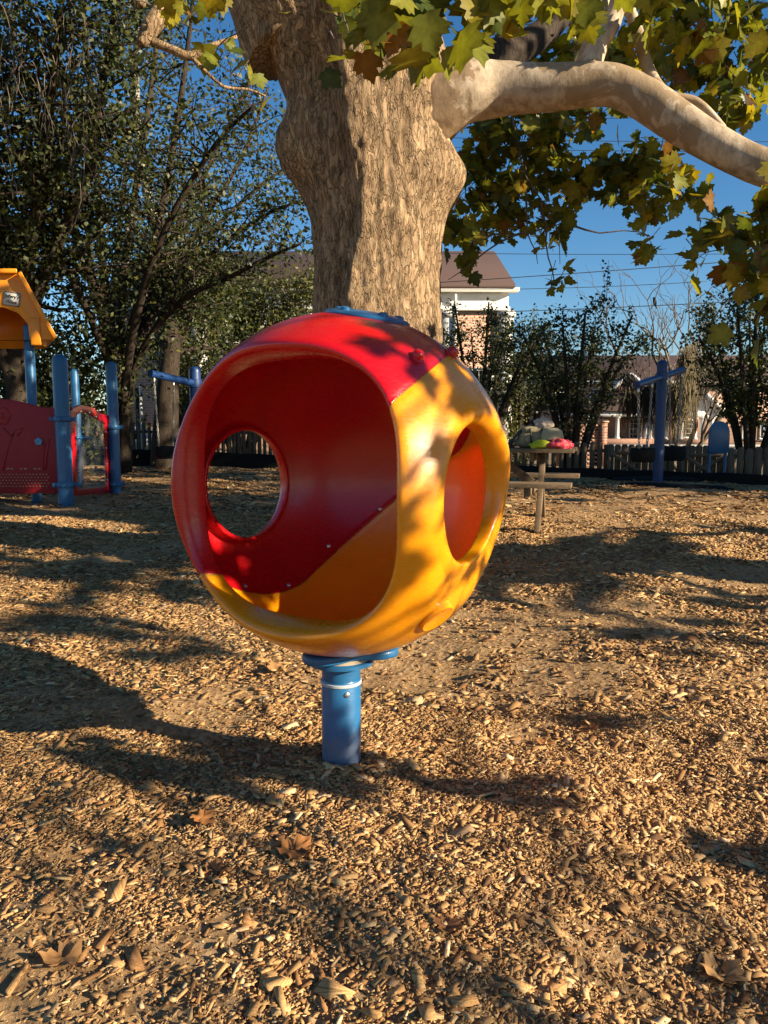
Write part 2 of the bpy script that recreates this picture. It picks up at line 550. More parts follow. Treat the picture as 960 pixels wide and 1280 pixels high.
def build_ground():
    # mulch sheet: rows run from behind the camera to the edging curve
    nx, ny = 420, 520
    u = np.linspace(-1, 1, nx)
    xs = np.sign(u) * (np.abs(u) ** 1.9) * 34
    t = np.linspace(0, 1, ny) ** 1.5
    X = np.repeat(xs[None], ny, 0)
    Y0 = -6.0
    Y = Y0 + t[:, None] * (border_y(xs)[None] - Y0)
    # denser rows near camera: shift the power curve start
    Z = gz(X.ravel(), Y.ravel())
    V = np.stack([X.ravel(), Y.ravel(), Z], 1)
    i = np.arange(ny - 1)[:, None] * nx + np.arange(nx - 1)[None]
    F = np.stack([i, i + 1, i + nx + 1, i + nx], -1).reshape(-1, 4)
    mb = MB(); mb.add(V, F)
    o = mb.build('ground', M['mulch'], smooth=True)
    o['kind'] = 'structure'
    # everything beyond the edging: leaf strewn soil, lower by a step
    m, n, b, oo = newmat('dry_lawn')
    v = coords(n)
    f = noise(n, v, .5, 8, .7)
    g = noise(n, v, 9, 6, .7)
    c = ramp(n, f, [(0.35, (0.10, 0.085, 0.035)), (0.5, (0.17, 0.12, 0.06)), (0.65, (0.24, 0.15, 0.085))])
    c = mixc(n, 1.0, c, ramp(n, g, [(0.3, (0.5, .5, .5)), (0.7, (1.3, 1.25, 1.2))]), 'MULTIPLY')
    n.links.new(c, b.inputs['Base Color']); b.inputs['Roughness'].default_value = .95
    bump(n, b, g, .8, .05)
    mb = MB()
    gx = np.concatenate([np.linspace(-900, -60, 12), np.linspace(-50, 50, 60), np.linspace(60, 900, 12)])
    gy = np.concatenate([np.linspace(-60, 8, 6), np.linspace(10, 90, 60), np.linspace(110, 1500, 14)])
    XX, YY = np.meshgrid(gx, gy)
    ZZ = -0.42 + 0.06 * fbm(np.stack([XX.ravel() * .2, YY.ravel() * .2, 0 * XX.ravel()], 1), 3, 21)
    V = np.stack([XX.ravel(), YY.ravel(), ZZ], 1)
    nn = len(gx)
    i = np.arange(len(gy) - 1)[:, None] * nn + np.arange(nn - 1)[None]
    mb.add(V, np.stack([i, i + 1, i + nn + 1, i + nn], -1).reshape(-1, 4))
    o = mb.build('lawn', m, smooth=True); o['kind'] = 'structure'
    # pale street strip in front of the far brick house
    mb = MB(); mb.box((20, 60, -.34), (110, 5.5, .1)); o = mb.build('pavement', M['pave']); o['kind'] = 'structure'
    mb = MB(); mb.box((0, 53, -.36), (200, 7, .08)); o = mb.build('road', M['asphalt']); o['kind'] = 'structure'
    # leaf covered bank rising behind the left fence
    m2 = plain('leafy_bank', (0.33, 0.19, 0.13), .95, .3, 7, bmp=.8, bscale=20, c2=(.16, .1, .06))
    mb = MB()
    a = np.linspace(0, 1, 30); bq = np.linspace(0, 1, 40)
    A, B = np.meshgrid(a, bq)
    X = -20 + 18 * B; Y = 29 + 12 * A
    Z = -.45 + 2.6 * np.sin(A * math.pi / 2) * np.clip(np.sin(B * math.pi), 0, 1) ** .5 + .1 * fbm(np.stack([X.ravel(), Y.ravel(), X.ravel() * 0], 1), 3, 4).reshape(X.shape)
    i = np.arange(39)[:, None] * 30 + np.arange(29)[None]
    mb.add(np.stack([X.ravel(), Y.ravel(), Z.ravel()], 1), np.stack([i, i + 30, i + 31, i + 1], -1).reshape(-1, 4))
    o = mb.build('hillside', m2, smooth=True); o['kind'] = 'structure'
build_ground()

PAL = np.array([[.40, .24, .105], [.47, .295, .13], [.57, .395, .195], [.31, .165, .07], [.20, .105, .047], [.45, .26, .11], [.34, .23, .135], [.66, .49, .29], [.13, .07, .037]])
PALP = np.array([.22, .19, .12, .14, .09, .12, .06, .03, .03])

def chips_band(mb, y0, y1, dens, lmean, solid, wmul=0.62, side=.6, ring=False):
    area_pts = int(dens * (y1 - y0) * (wmul * (y0 + y1) + 2 * side))
    y = np.sqrt(RNG.uniform(max(y0, .01) ** 2, y1 ** 2, area_pts))
    x = RNG.uniform(-1, 1, area_pts) * (wmul * y + side)
    if ring:
        a_ = RNG.uniform(0, 6.283, dens); r_ = .085 + np.abs(RNG.normal(0, .10, dens))
        x, y = POLE.x + r_ * np.cos(a_), POLE.y + r_ * np.sin(a_)
    ok = y < border_y(x) - .15
    # thin the chips out over worn patches of fine dust
    p = np.stack([x, y, 0 * x], 1)
    nz = fbm(p * 1.3, 3, 31) + .35 * fbm(p * 5, 2, 33)
    ok &= RNG.uniform(0, 1, len(x)) < np.clip(.62 + 1.7 * nz, .10, 1)
    ok &= ((x - POLE.x) ** 2 + (y - POLE.y) ** 2) > .076 ** 2
    if ring: ok[:] = True
    x, y = x[ok], y[ok]
    n = len(x)
    L = np.minimum(lmean * np.exp(RNG.normal(0, .5, n)), lmean * 2.6)
    W = L * RNG.uniform(.18, .62, n)
    T = np.clip(L * RNG.uniform(.05, .15, n), .0015, .007)
    yaw = RNG.uniform(0, 2 * math.pi, n)
    tilt = RNG.normal(0, .20, n); roll = RNG.normal(0, .21, n)
    cy, sy = np.cos(yaw), np.sin(yaw)
    ex = np.stack([cy * np.cos(tilt), sy * np.cos(tilt), np.sin(tilt)], 1)
    ey0 = np.stack([-sy, cy, 0 * cy], 1)
    ez0 = np.cross(ex, ey0)
    ey = ey0 * np.cos(roll)[:, None] + ez0 * np.sin(roll)[:, None]
    ez = np.cross(ex, ey)
    c = np.stack([x, y, gz(x, y) + T * .5 + RNG.uniform(-.002, .014 if ring else .008, n) + .25 * np.abs(np.sin(tilt)) * L * .5], 1)
    skew = RNG.uniform(-.16, .16, (n, 4)); wj = RNG.uniform(.68, 1.12, (n, 4))
    tint = PAL[RNG.choice(len(PAL), n, p=PALP / PALP.sum())] * RNG.uniform(.9, 1.3, (n, 1))
    tint = tint * (1 - .3 * RNG.uniform(0, 1, (n, 1)) * (fbm(np.stack([x, y, 0 * x], 1) * .8, 3, 41) > .1)[:, None])
    sg = [(-1, -1), (1, -1), (1, 1), (-1, 1)]
    corners = []
    for k, (a, b) in enumerate(sg):
        corners.append(c + ex * (L * .5 * (a + skew[:, k]))[:, None] + ey * (W * .5 * b * wj[:, k])[:, None])
    if solid:
        top = [q + ez * (T * .5)[:, None] for q in corners]
        bot = [q - ez * (T * .5)[:, None] for q in corners]
        V = np.stack(top + bot, 1).reshape(-1, 3)
        base = np.arange(n)[:, None] * 8
        f = np.array([[0, 1, 2, 3], [0, 4, 5, 1], [1, 5, 6, 2], [2, 6, 7, 3], [3, 7, 4, 0]])
        F = (base[:, None] + f[None]).reshape(-1, 4)
        mb.add(V, F, np.concatenate([np.repeat(tint, 8, 0) * RNG.uniform(.95, 1.05, (n * 8, 1)), np.tile(np.array([0, 0, 1, 1, 0, 0, 1, 1.])[:, None], (n, 1))], 1))
    else:
        V = np.stack([q + ez * (T * .5)[:, None] for q in corners], 1).reshape(-1, 3)
        F = np.arange(n)[:, None] * 4 + np.arange(4)[None]
        mb.add(V, F, np.repeat(tint, 4, 0))

def chip_mat():
    m, n, b, o = newmat('wood_chip')
    a = N(n, 'ShaderNodeAttribute', attribute_name='tint')
    f = noise(n, coords(n), 220.0, 3, .6)
    k = ramp(n, f, [(0.3, (.72, .7, .68)), (0.7, (1.15, 1.13, 1.1))])
    sp = n.nodes.new('ShaderNodeSeparateColor'); n.links.new(a.outputs['Color'], sp.inputs[0])
    mm_ = N(n, 'ShaderNodeMath', operation='MULTIPLY_ADD'); mm_.inputs[1].default_value = 310.0
    ml_ = N(n, 'ShaderNodeMath', operation='MULTIPLY'); ml_.inputs[1].default_value = 4.5
    n.links.new(a.outputs['Alpha'], ml_.inputs[0]); n.links.new(sp.outputs[0], mm_.inputs[0]); n.links.new(ml_.outputs[0], mm_.inputs[2])
    gr = N(n, 'ShaderNodeTexNoise', noise_dimensions='1D'); gr.inputs['Scale'].default_value = 1.6; gr.inputs['Detail'].default_value = 3
    n.links.new(mm_.outputs[0], gr.inputs['W'])
    k = mixc(n, 1.0, k, ramp(n, gr.outputs[0], [(0.32, (.55, .52, .48)), (0.62, (1.15, 1.15, 1.15))]), 'MULTIPLY')
    n.links.new(mixc(n, 1.0, a.outputs['Color'], k, 'MULTIPLY'), b.inputs['Base Color'])
    b.inputs['Roughness'].default_value = .85
    b.inputs['Specular IOR Level'].default_value = .15
    return m
mb = MB()
chips_band(mb, 1.0, 3.2, 300, .028, True, side=2.2)
chips_band(mb, 1.0, 3.2, 6000, .0146, True, side=1.7)
chips_band(mb, 1.0, 3.2, 15000, .0075, True)
chips_band(mb, 3.2, 6.0, 800, .031, True, side=2.4)
chips_band(mb, 3.2, 6.0, 3600, .0185, True, side=1.9)
chips_band(mb, 3.2, 6.0, 5200, .0105, False)
chips_band(mb, 6.0, 10.5, 2500, .029, True, side=2.0)
chips_band(mb, 10.5, 22.0, 650, .05, False, side=3.0)
chips_band(mb, 2, 3, 420, .022, True, ring=True)
o = mb.build('wood_chips', chip_mat(), tint=True)
setp(o, 'tan and brown wood chips spread loosely over the whole play area', 'wood chips', kind='stuff')

# ------------------------------------------------------------------ ball climber
BR = 0.574
BC = Vector((P(428, 607, POLE.y).x, POLE.y, P(429, 607, POLE.y).z))

def bdir(az, el=0.0):
    a, e = math.radians(az), math.radians(el)
    return np.array([math.sin(a) * math.cos(e), -math.cos(a) * math.cos(e), math.sin(e)])

OPEN = [dict(n=bdir(-32.5, 0), a=43, d=14, rho=.745, dep=.42, k1=.10, k2=.12, sq=.055),
        dict(n=bdir(59, -1), a=21, d=9, rho=.365, dep=.76, k1=.10, k2=.10),
        dict(n=bdir(-127, -2), a=20.5, d=8.5, rho=.35, dep=.80, k1=.10, k2=.10)]
FLAT = [(bdir(64, -13), .87), (bdir(-131, -2), .93)]

def base_r(d):
    r = np.ones(len(d))
    for n, k in FLAT:
        c = d @ n
        lim = np.where(c > .3, k / np.maximum(c, .3), 9.0)
        h = .05
        t = np.clip(.5 + .5 * (lim - r) / h, 0, 1)
        r = lim * (1 - t) + r * t - h * t * (1 - t)
    return r

def seam_f(d):
    x, y, z = d[:, 0], d[:, 2], -d[:, 1]
    s = np.clip((.2 - z) / .85, 0, 1); s = s * s * (3 - 2 * s)
    return .65 * x - .76 * y - (-.17 + .525 * s)

def sq_fac(o, d):
    k = o.get('sq', 0)
    if not k: return np.ones(len(d))
    e1 = np.cross((0, 0, 1.0), o['n']); e1 /= np.linalg.norm(e1); e2 = np.cross(o['n'], e1)
    ph = np.arctan2(d @ e2, d @ e1)
    return 1 - k * np.cos(4 * ph)

def ball_pos(d):
    r = base_r(d)
    r = r - .006 * np.exp(-(seam_f(d) / .02) ** 2)
    p = d * r[:, None]
    for o in OPEN:
        q_ = sq_fac(o, d)
        a0 = math.radians(o['a']) * q_; a1 = math.radians(o['a'] + o['d']) * q_
        c = np.clip(d @ o['n'], -1, 1)
        a = np.arccos(c)
        m = a < a1
        dm = d[m]; a0 = a0[m]; a1 = a1[m]; q_ = q_[m]
        e = dm - c[m][:, None] * o['n']
        e /= np.linalg.norm(e, axis=1)[:, None]
        d1 = o['n'] * np.cos(a1)[:, None] + e * np.sin(a1)[:, None]
        r1 = base_r(d1) - .006 * np.exp(-(seam_f(d1) / .02) ** 2)
        P0 = np.stack([np.sin(a1) * r1, np.cos(a1) * r1], 1)
        T = np.stack([-np.cos(a1), np.sin(a1)], 1)
        P1 = P0 + o['k1'] * T
        P3 = np.stack([o['rho'] * q_, o['dep'] + 0 * q_], 1)
        P2 = P3 + np.array([.0, o['k2']])[None]
        t = np.clip(1 - (a[m] - a0) / (a1 - a0), 0, 1)[:, None]
        q = (1 - t) ** 3 * P0 + 3 * (1 - t) ** 2 * t * P1 + 3 * (1 - t) * t * t * P2 + t ** 3 * P3
        p[m] = o['n'] * q[:, 1:2] + e * q[:, 0:1]
    return p

def clip(V, F, f):
    ins = f >= 0
    cnt = ins[F].sum(1)
    keep = F[cnt == 3].tolist()
    newV, cache = [], {}
    nV = len(V)
    def cut(a, b):
        key = (a, b) if a < b else (b, a)
        if key not in cache:
            t = f[a] / (f[a] - f[b])
            v = V[a] * (1 - t) + V[b] * t
            newV.append(v / np.linalg.norm(v))
            cache[key] = nV + len(newV) - 1
        return cache[key]
    for tri in F[(cnt == 1) | (cnt == 2)]:
        poly = []
        for k in range(3):
            a, b = int(tri[k]), int(tri[(k + 1) % 3])
            if ins[a]: poly.append(a)
            if ins[a] != ins[b]: poly.append(cut(a, b))
        for k in range(1, len(poly) - 1):
            keep.append((poly[0], poly[k], poly[k + 1]))
    V2 = np.concatenate([V, np.array(newV)]) if newV else V
    F2 = np.array(keep)
    used = np.unique(F2)
    mp = np.full(len(V2), -1); mp[used] = np.arange(len(used))
    return V2[used], mp[F2]

def ico(sub):
    bm = bmesh.new()
    bmesh.ops.create_icosphere(bm, subdivisions=sub, radius=1.0)
    V = np.array([v.co for v in bm.verts])
    F = np.array([[v.index for v in f.verts] for f in bm.faces])
    bm.free()
    return V / np.linalg.norm(V, axis=1)[:, None], F

climber = thing('ball_climber', 'big red and yellow hollow plastic ball with round openings on a short blue pole', 'playground ball', (POLE.x, POLE.y, 0))
V, F = ico(8)
for o in OPEN:
    V, F = clip(V, F, np.arccos(np.clip(V @ o['n'], -1, 1)) - math.radians(o['a']) * sq_fac(o, V))
TILT = np.array(Matrix.Rotation(math.radians(5), 3, 'Y'))
def shell(name, sign, mat):
    v, f = clip(V, F, sign * seam_f(V))
    p = ball_pos(v) * BR + np.array(BC)
    mb = MB(); mb.add(p, f)
    ob = mb.build(name, mat, climber, smooth=True)
    s = ob.modifiers.new('solidify', 'SOLIDIFY')
    s.thickness = .014; s.offset = -1; s.use_rim = True
    return ob
red = shell('red_shell', -1, M['red'])
yel = shell('yellow_shell', 1, M['yellow'])
red['label'] = 'glossy red upper shell'
yel['label'] = 'glossy yellow lower shell'

def on_ball(az, el, out=0.0):
    d = bdir(az, el)[None]
    return Vector((ball_pos(d)[0] * BR + np.array(BC)) + d[0] * out), Vector(d[0])
def frame_z(n):
    return Vector(n).to_track_quat('Z', 'Y').to_matrix()
def at_px(px, py):
    """outside point of the ball seen at a photo pixel"""
    o_ = Vector((0, 0, CAM_H)); dr = (P(px, py, 5.0) - o_).normalized()
    oc = o_ - BC
    b_ = oc.dot(dr); c_ = oc.dot(oc) - BR * BR
    disc = b_ * b_ - c_
    t = -b_ - math.sqrt(max(disc, 0))
    return ((o_ + dr * t) - BC).normalized()
for px, py in ((521, 447), (573, 449)):
    d = at_px(px, py) if px < 540 else Vector(bdir(66, 48))
    mb = MB()
    pos = BC + d * (BR * base_r(np.array(d)[None])[0])
    mb.lathe([(.024, -.006), (.024, .003), (.018, .006), (.017, .017), (.012, .023), (.002, .025)], pos, 20, frame_z(d))
    mb.build('bolt_cover', M['red'], climber, smooth=True, angle=40)
# oval plug on the lower right of the yellow shell
d = at_px(546, 772)
mb = MB()
pos = BC + d * (BR * base_r(np.array(d)[None])[0])
mb.lathe([(.062, -.02), (.062, .004), (.056, .008), (.048, .006), (.002, .005)], pos, 32, frame_z(d))
mb.build('hole_plug', M['yellow'], climber, smooth=True, angle=40)
# bolts on the inner face of the red shell
def inner_px(px, py):
    o_ = Vector((0, 0, CAM_H)); dr = (P(px, py, 5.0) - o_).normalized()
    oc = o_ - BC; R_ = BR - .016
    b_ = oc.dot(dr); c_ = oc.dot(oc) - R_ * R_
    t = -b_ + math.sqrt(max(b_ * b_ - c_, 0))
    return o_ + dr * t
for px, py in ((475, 636), (411, 682), (361, 731), (307, 732)):
    q = inner_px(px, py)
    mb = MB()
    mb.lathe([(.0095, -.004), (.0095, .002), (.006, .005), (.001, .0055)], q, 12, frame_z(BC - q))
    mb.build('bolt', M['steel'], climber, smooth=True, angle=40)
# blue cap on top
cd = Vector(bdir(55, 79)).normalized()
mb = MB()
mb.lathe([(.138, -.012), (.141, .003), (.132, .010), (.09, .020), (.03, .024), (.001, .024)], BC + cd * (BR * .973), 40, frame_z(cd))
cap = mb.build('top_cap', M['blue'], climber, smooth=True, angle=50)
for k in range(5):
    a = k * 2 * math.pi / 5 + .5
    Fm = frame_z(cd)
    pt = BC + cd * (BR * .973) + Fm @ Vector((.104 * math.cos(a), .104 * math.sin(a), .015))
    mb = MB(); mb.lathe([(.016, -.006), (.016, .006), (.01, .010), (.001, .011)], pt, 12, Fm)
    mb.build('cap_bolt', M['blue'], cap, smooth=True, angle=40)
# pole, collar and the lobed plate under the ball
px_, py_ = POLE.x, POLE.y
PR = 0.069
top = BC.z - BR + .0
mb = MB(); mb.lathe([(PR, -.3), (PR, top - .105), (PR - .002, top - .10), (PR + .0, top - .099)], (px_, py_, 0), 40)
mb.build('pole', M['blue_pole'], climber, smooth=True, angle=40)
mb = MB(); mb.lathe([(PR + .0015, top - .118), (PR + .0035, top - .116), (PR + .0035, top - .108), (PR + .0015, top - .106)], (px_, py_, 0), 40)
mb.build('seam_ring', M['greyring'], climber, smooth=True, angle=30)
mb = MB(); mb.lathe([(PR - .0015, top - .099), (PR - .0015, top - .055), (PR + .03, top - .047), (PR + .045, top - .043), (PR + .045, top - .030), (PR + .04, top - .026)], (px_, py_, 0), 40)
mb.build('collar', M['blue'], climber, smooth=True, angle=40)
mb = MB(); mb.lathe([(PR + .036, top - .026), (PR + .036, top - .013)], (px_, py_, 0), 40)
mb.build('bearing_ring', M['sandring'], climber, smooth=True, angle=40)
mb = MB()
nn = 72; poly = []
for k in range(nn):
    a = 2 * math.pi * k / nn
    r = .145 + .042 * math.cos(3 * (a - math.radians(-8)))
    poly.append((r * math.cos(a), r * math.sin(a)))
mb.prism(poly, (px_ + .015, py_, top - .013), (1, 0, 0), (0, 1, 0), (0, 0, 1), .03)
mb.build('lobed_plate', M['blue'], climber, bevel=.008)
mb = MB(); mb.lathe([(.135, top + .012), (.175, top + .032), (.12, top + .045)], (px_ + .01, py_, 0), 40)
mb.build('cradle', M['blue'], climber, smooth=True, angle=40)
q = Vector((px_ + PR * math.sin(.35), py_ - PR * math.cos(.35), top - .14))
mb = MB(); mb.lathe([(.009, -.004), (.009, .003), (.005, .006), (.001, .006)], q, 12, frame_z(Vector((math.sin(.35), -math.cos(.35), 0))))
mb.build('set_screw', M['steel'], climber, smooth=True, angle=40)
# ------------------------------------------------------------------ foliage tools
def rot_from(nrm, tip):
    """per-leaf frames: columns x(width), y(length toward tip), z(normal)"""
    z = nrm / np.linalg.norm(nrm, axis=1)[:, None]
    y = tip - z * (tip * z).sum(1)[:, None]
    y /= np.maximum(np.linalg.norm(y, axis=1), 1e-6)[:, None]
    x = np.cross(y, z)
    return x, y, z

_half = [(0, 0), (.13, -.05), (.44, .02), (.33, .15), (.58, .42), (.47, .47), (.50, .60), (.25, .55), (.28, .74), (.13, .80), (0, 1.0)]
_out = _half + [(-x, y) for x, y in _half[-2:0:-1]]
SYC_V = np.array([(0, .33, 0)] + [(x, y, .16 * abs(x) - .10 * y * y) for x, y in _out])
SYC_F = np.array([(0, 1 + k, 1 + (k + 1) % len(_out)) for k in range(len(_out))])
OVAL_V = np.array([(0, 0, 0), (.24, .35, .05), (.17, .72, .02), (0, 1, -.06), (-.17, .72, .02), (-.24, .35, .05)])
OVAL_F = np.array([(0, 1, 2, 3), (0, 3, 4, 5)])
QUAD_V = np.array([(0, 0, 0), (.30, .5, .04), (0, 1, -.03), (-.30, .5, .04)])
QUAD_F = np.array([(0, 1, 2, 3)])

def add_leaves(mb, C, size, kind, tmpl, tints, probs):
    n = len(C)
    if n == 0: return
    C = np.asarray(C)
    tip = RNG.normal(0, 1, (n, 3))
    nrm = RNG.normal(0, 1, (n, 3))
    if kind == 'hang':
        tip[:, 2] -= 1.7
        nrm[:, 2] += .7
    elif kind == 'flat':
        nrm[:, 2] += 1.6; tip[:, 2] -= .4
    x, y, z = rot_from(nrm, tip)
    TV, TF = tmpl
    s = np.asarray(size) * np.ones(n) * np.clip(RNG.normal(1, .24, n), .45, 1.6)
    W = C[:, None] + s[:, None, None] * (TV[None, :, 0:1] * x[:, None] + TV[None, :, 1:2] * y[:, None] + TV[None, :, 2:3] * z[:, None])
    k = len(TV)
    F = (np.arange(n)[:, None, None] * k + TF[None]).reshape(-1, TF.shape[1])
    tints = np.array(tints)
    t = tints[RNG.choice(len(tints), n, p=np.array(probs) / sum(probs))] * RNG.uniform(.72, 1.22, (n, 1))
    tv = np.repeat(t, k, 0)
    if k == len(SYC_V):      # paler along the veins at the leaf centre
        tv = tv * np.tile(np.array([1.45, 1.3] + [.92, 1.06] * 20)[:k, None], (n, 1))
    mb.add(W.reshape(-1, 3), F, tv)

T_SYC = [(.14, .155, .019), (.20, .20, .022), (.065, .09, .017), (.26, .22, .022), (.20, .10, .022), (.12, .065, .022)]
P_SYC = [.34, .26, .22, .12, .04, .02]
T_DARK = [(.034, .048, .016), (.05, .066, .02), (.07, .085, .024), (.12, .12, .03), (.024, .034, .014)]
P_DARK = [.28, .3, .2, .12, .10]
T_MID = [(.07, .085, .022), (.10, .11, .028), (.13, .13, .03), (.05, .06, .02), (.17, .15, .04)]
P_MID = [.28, .28, .18, .18, .08]

def smooth_path(pts, rad, per=6):
    """Catmull-Rom through pts with interpolated radii"""
    pts = [Vector(p) for p in pts]
    q, r = [], []
    for i in range(len(pts) - 1):
        p0 = pts[max(i - 1, 0)]; p1 = pts[i]; p2 = pts[i + 1]; p3 = pts[min(i + 2, len(pts) - 1)]
        for k in range(per):
            t = k / per
            q.append(.5 * ((2 * p1) + (p2 - p0) * t + (2 * p0 - 5 * p1 + 4 * p2 - p3) * t * t + (-p0 + 3 * p1 - 3 * p2 + p3) * t ** 3))
            r.append(rad[i] * (1 - t) + rad[i + 1] * t)
    q.append(pts[-1]); r.append(rad[-1])
    return q, r

def wander(a, b, n, amp, rnd, droop=0.0):
    a, b = Vector(a), Vector(b)
    L = (b - a).length
    out = []
    off = Vector((0, 0, 0))
    for i in range(n + 1):
        t = i / n
        if 0 < i < n:
            off = off * .6 + Vector((rnd.uniform(-1, 1), rnd.uniform(-1, 1), rnd.uniform(-1, 1))) * amp * L
        elif i == n:
            off = Vector((0, 0, 0))
        p = a.lerp(b, t) + off
        p.z += droop * L * 4 * t * (1 - t)
        out.append(p)
    return out

# ------------------------------------------------------------------ the sycamore
TD = 6.6
tb = P(467, 705, TD)
syc = thing('sycamore_tree', 'huge sycamore with flaking tan bark and burls, right behind the ball', 'tree', (tb.x, TD, 0))

def build_trunk():
    rows = [(760, 468, 128), (705, 468, 112), (660, 467, 98), (600, 466, 90), (520, 465, 84), (400, 465, 77), (330, 465, 76), (280, 466, 79), (230, 462, 83), (180, 456, 86), (140, 450, 88), (100, 444, 92), (60, 433, 102), (20, 422, 112), (-20, 413, 120), (-60, 408, 124)]
    zs, cx, hw = [], [], []
    for py, c, h in rows:
        p = P(c, py, TD)
        zs.append(p.z); cx.append(p.x); hw.append(h / FPX * (TD * CP + .2))
    nz, na = 300, 260
    z = np.linspace(zs[0], zs[-1], nz)
    # smooth interpolation
    def sm(v):
        q = np.interp(z, zs, v); k = np.ones(19) / 19
        return np.convolve(np.pad(q, 9, 'edge'), k, 'valid')
    CX, HW = sm(cx), sm(hw)
    th = np.linspace(0, 2 * math.pi, na, endpoint=False)      # th=0 -> +x, -pi/2 -> camera
    TH, Z = np.meshgrid(th, z)
    R = np.repeat(HW[:, None], na, 1)
    def gb(py, tdeg, amp, sz, st, pw=2):
        z0 = P(480, py, TD).z
        d = (TH - math.radians(tdeg) + math.pi) % (2 * math.pi) - math.pi
        return amp * np.exp(-np.abs((Z - z0) / sz) ** pw - np.abs(d / math.radians(st)) ** pw)
    R = R + gb(224, -8, .21, .25, 34)            # right burl
    R = R + gb(192, 186, .19, .27, 30, 2.6)      # left burl
    R = R + gb(108, -8, .13, .34, 46)            # swell under the limb
    R = R - gb(120, 236, .10, .34, 15)           # crease beside the left burl
    R = R - gb(20, 262, .13, .42, 20)            # crotch between leaders
    R = R + gb(40, 215, .06, .5, 30)
    # root flare lobes and long flutes
    R = R + .05 * np.cos(5 * TH + 1.2) * np.clip((.9 - Z) / .9, 0, 1)
    R = R + .012 * np.cos(7 * TH + .8 * np.sin(Z * 1.2)) + .02 * np.cos(3 * TH + .5 * Z)
    # the left leader stands behind the sunlit face: a step along the trunk
    dl = (np.degrees(TH) + 90 + 180) % 360 - 180          # 0 = towards the camera, negative = left
    edge = -14 - 7 * np.clip((P(480, 250, TD).z - Z), 0, 3) + 3.0 * np.sin(Z * 5) 
    R = R - .10 / (1 + np.exp((dl - edge) / 1.6)) * np.clip((dl + 120) / 50, 0, 1) * np.clip((Z - .4) / 2.2, 0, 1)
    P3 = np.stack([np.cos(TH).ravel() * .58, np.sin(TH).ravel() * .58, Z.ravel()], 1)
    lo = fbm(P3 * np.array([1.6, 1.6, .9]), 3, 61).reshape(R.shape)
    mid = fbm(P3 * np.array([12, 12, 4.0]), 4, 62).reshape(R.shape)
    pl = vnoise(P3 * np.array([26, 26, 9.0]) + .5 * mid.ravel()[:, None], 63).reshape(R.shape)
    R = R + .03 * lo + .011 * mid + .007 * np.clip(pl * 3, -1, 1)
    X = CX[:, None] + R * np.cos(TH); Y = TD + R * np.sin(TH) * .95
    V = np.stack([X.ravel(), Y.ravel(), Z.ravel()], 1)
    i = np.arange(nz - 1)[:, None] * na; j = np.arange(na)[None]; j2 = (j + 1) % na
    F = np.stack([i + j, i + j2, i + na + j2, i + na + j], -1).reshape(-1, 4)
    mb = MB(); mb.add(V, [F])
    return mb.build('trunk', M['bark'], syc, smooth=True)
trunk = build_trunk()

def limb_mesh(mb, pts, rad, n=40, seed=1, per=10, rough=.07, fold=0.0):
    q, r = smooth_path(pts, rad, per)
    m2 = MB(); m2.tube(q, r, n)
    V = m2.V[0]
    c = np.repeat(np.array([list(a) for a in q]), n, 0)
    d = V - c
    rr = np.linalg.norm(d, axis=1)[:, None]
    tl = np.repeat(np.arange(len(q)) / len(q), n)[:, None]
    rough = rough + fold * np.exp(-(tl / .10) ** 2)
    k = 1 + rough * 1.6 * fbm(V * 2.2, 3, seed)[:, None] + rough * .5 * fbm(V * 11, 3, seed + 5)[:, None]
    mb.add(c + d * k, m2.F)

def pxr(px, D): return px / FPX * D
# leaders going up out of the picture
mb = MB()
limb_mesh(mb, [P(372, 60, TD), P(340, -20, TD), P(300, -160, TD), P(270, -360, TD + .6)], [pxr(62, TD), pxr(60, TD), pxr(52, TD), pxr(38, TD)], seed=3)
limb_mesh(mb, [P(470, 60, TD), P(490, -40, TD), P(520, -220, TD + .2), P(560, -460, TD + .8)], [pxr(72, TD), pxr(70, TD), pxr(54, TD), pxr(40, TD)], seed=4)
mb.build('leader', M['bark'], syc, smooth=True)
# the big pale limb to the right
LIMB = [(488, 190, 6.7, 48), (536, 140, 6.5, 46), (576, 117, 6.4, 37), (620, 112, 6.4, 31), (675, 111, 6.3, 27), (755, 106, 6.15, 23), (800, 121, 6.05, 23), (850, 155, 5.9, 22.5), (905, 187, 5.75, 21.5), (960, 212, 5.6, 20.5), (1040, 238, 5.4, 20), (1160, 255, 5.1, 18), (1330, 245, 4.9, 15)]
mb = MB()
limb_mesh(mb, [P(a, b, d) for a, b, d, r in LIMB], [pxr(r, d) for a, b, d, r in LIMB], 64, 7, 10, .06, .30)
limb = mb.build('limb', M['limb_bark'], syc, smooth=True)
mb = MB()
for path in ([(735, 90, 6.2, 14), (748, 55, 6.25, 12), (768, 20, 6.3, 10.5), (782, -40, 6.4, 9)], [(728, 90, 6.3, 12), (736, 60, 6.5, 9), (752, 10, 6.7, 8), (760, -60, 7, 7)],
             [(775, -20, 6.6, 6.5), (795, 35, 6.5, 7), (812, 90, 6.35, 7), (835, 118, 6.2, 6), (872, 128, 6.15, 5), (905, 160, 6.1, 3.5)]):
    limb_mesh(mb, [P(a, b, d) for a, b, d, r in path], [pxr(r, d) for a, b, d, r in path], 16, 9, 6, .05)
mb.build('upper_shoots', M['limb_bark'], syc, smooth=True)
mb = MB()
q_ = [(500, 130, 7.0, 34), (570, 88, 7.2, 26), (640, 66, 7.6, 19), (700, 20, 8.2, 14), (740, -60, 9, 11)]
limb_mesh(mb, [P(a, b, d) for a, b, d, r in q_], [pxr(r, d) for a, b, d, r in q_], 20, 15, 6, .08)
mb.build('rear_limb', M['dark_bark'], syc, smooth=True)
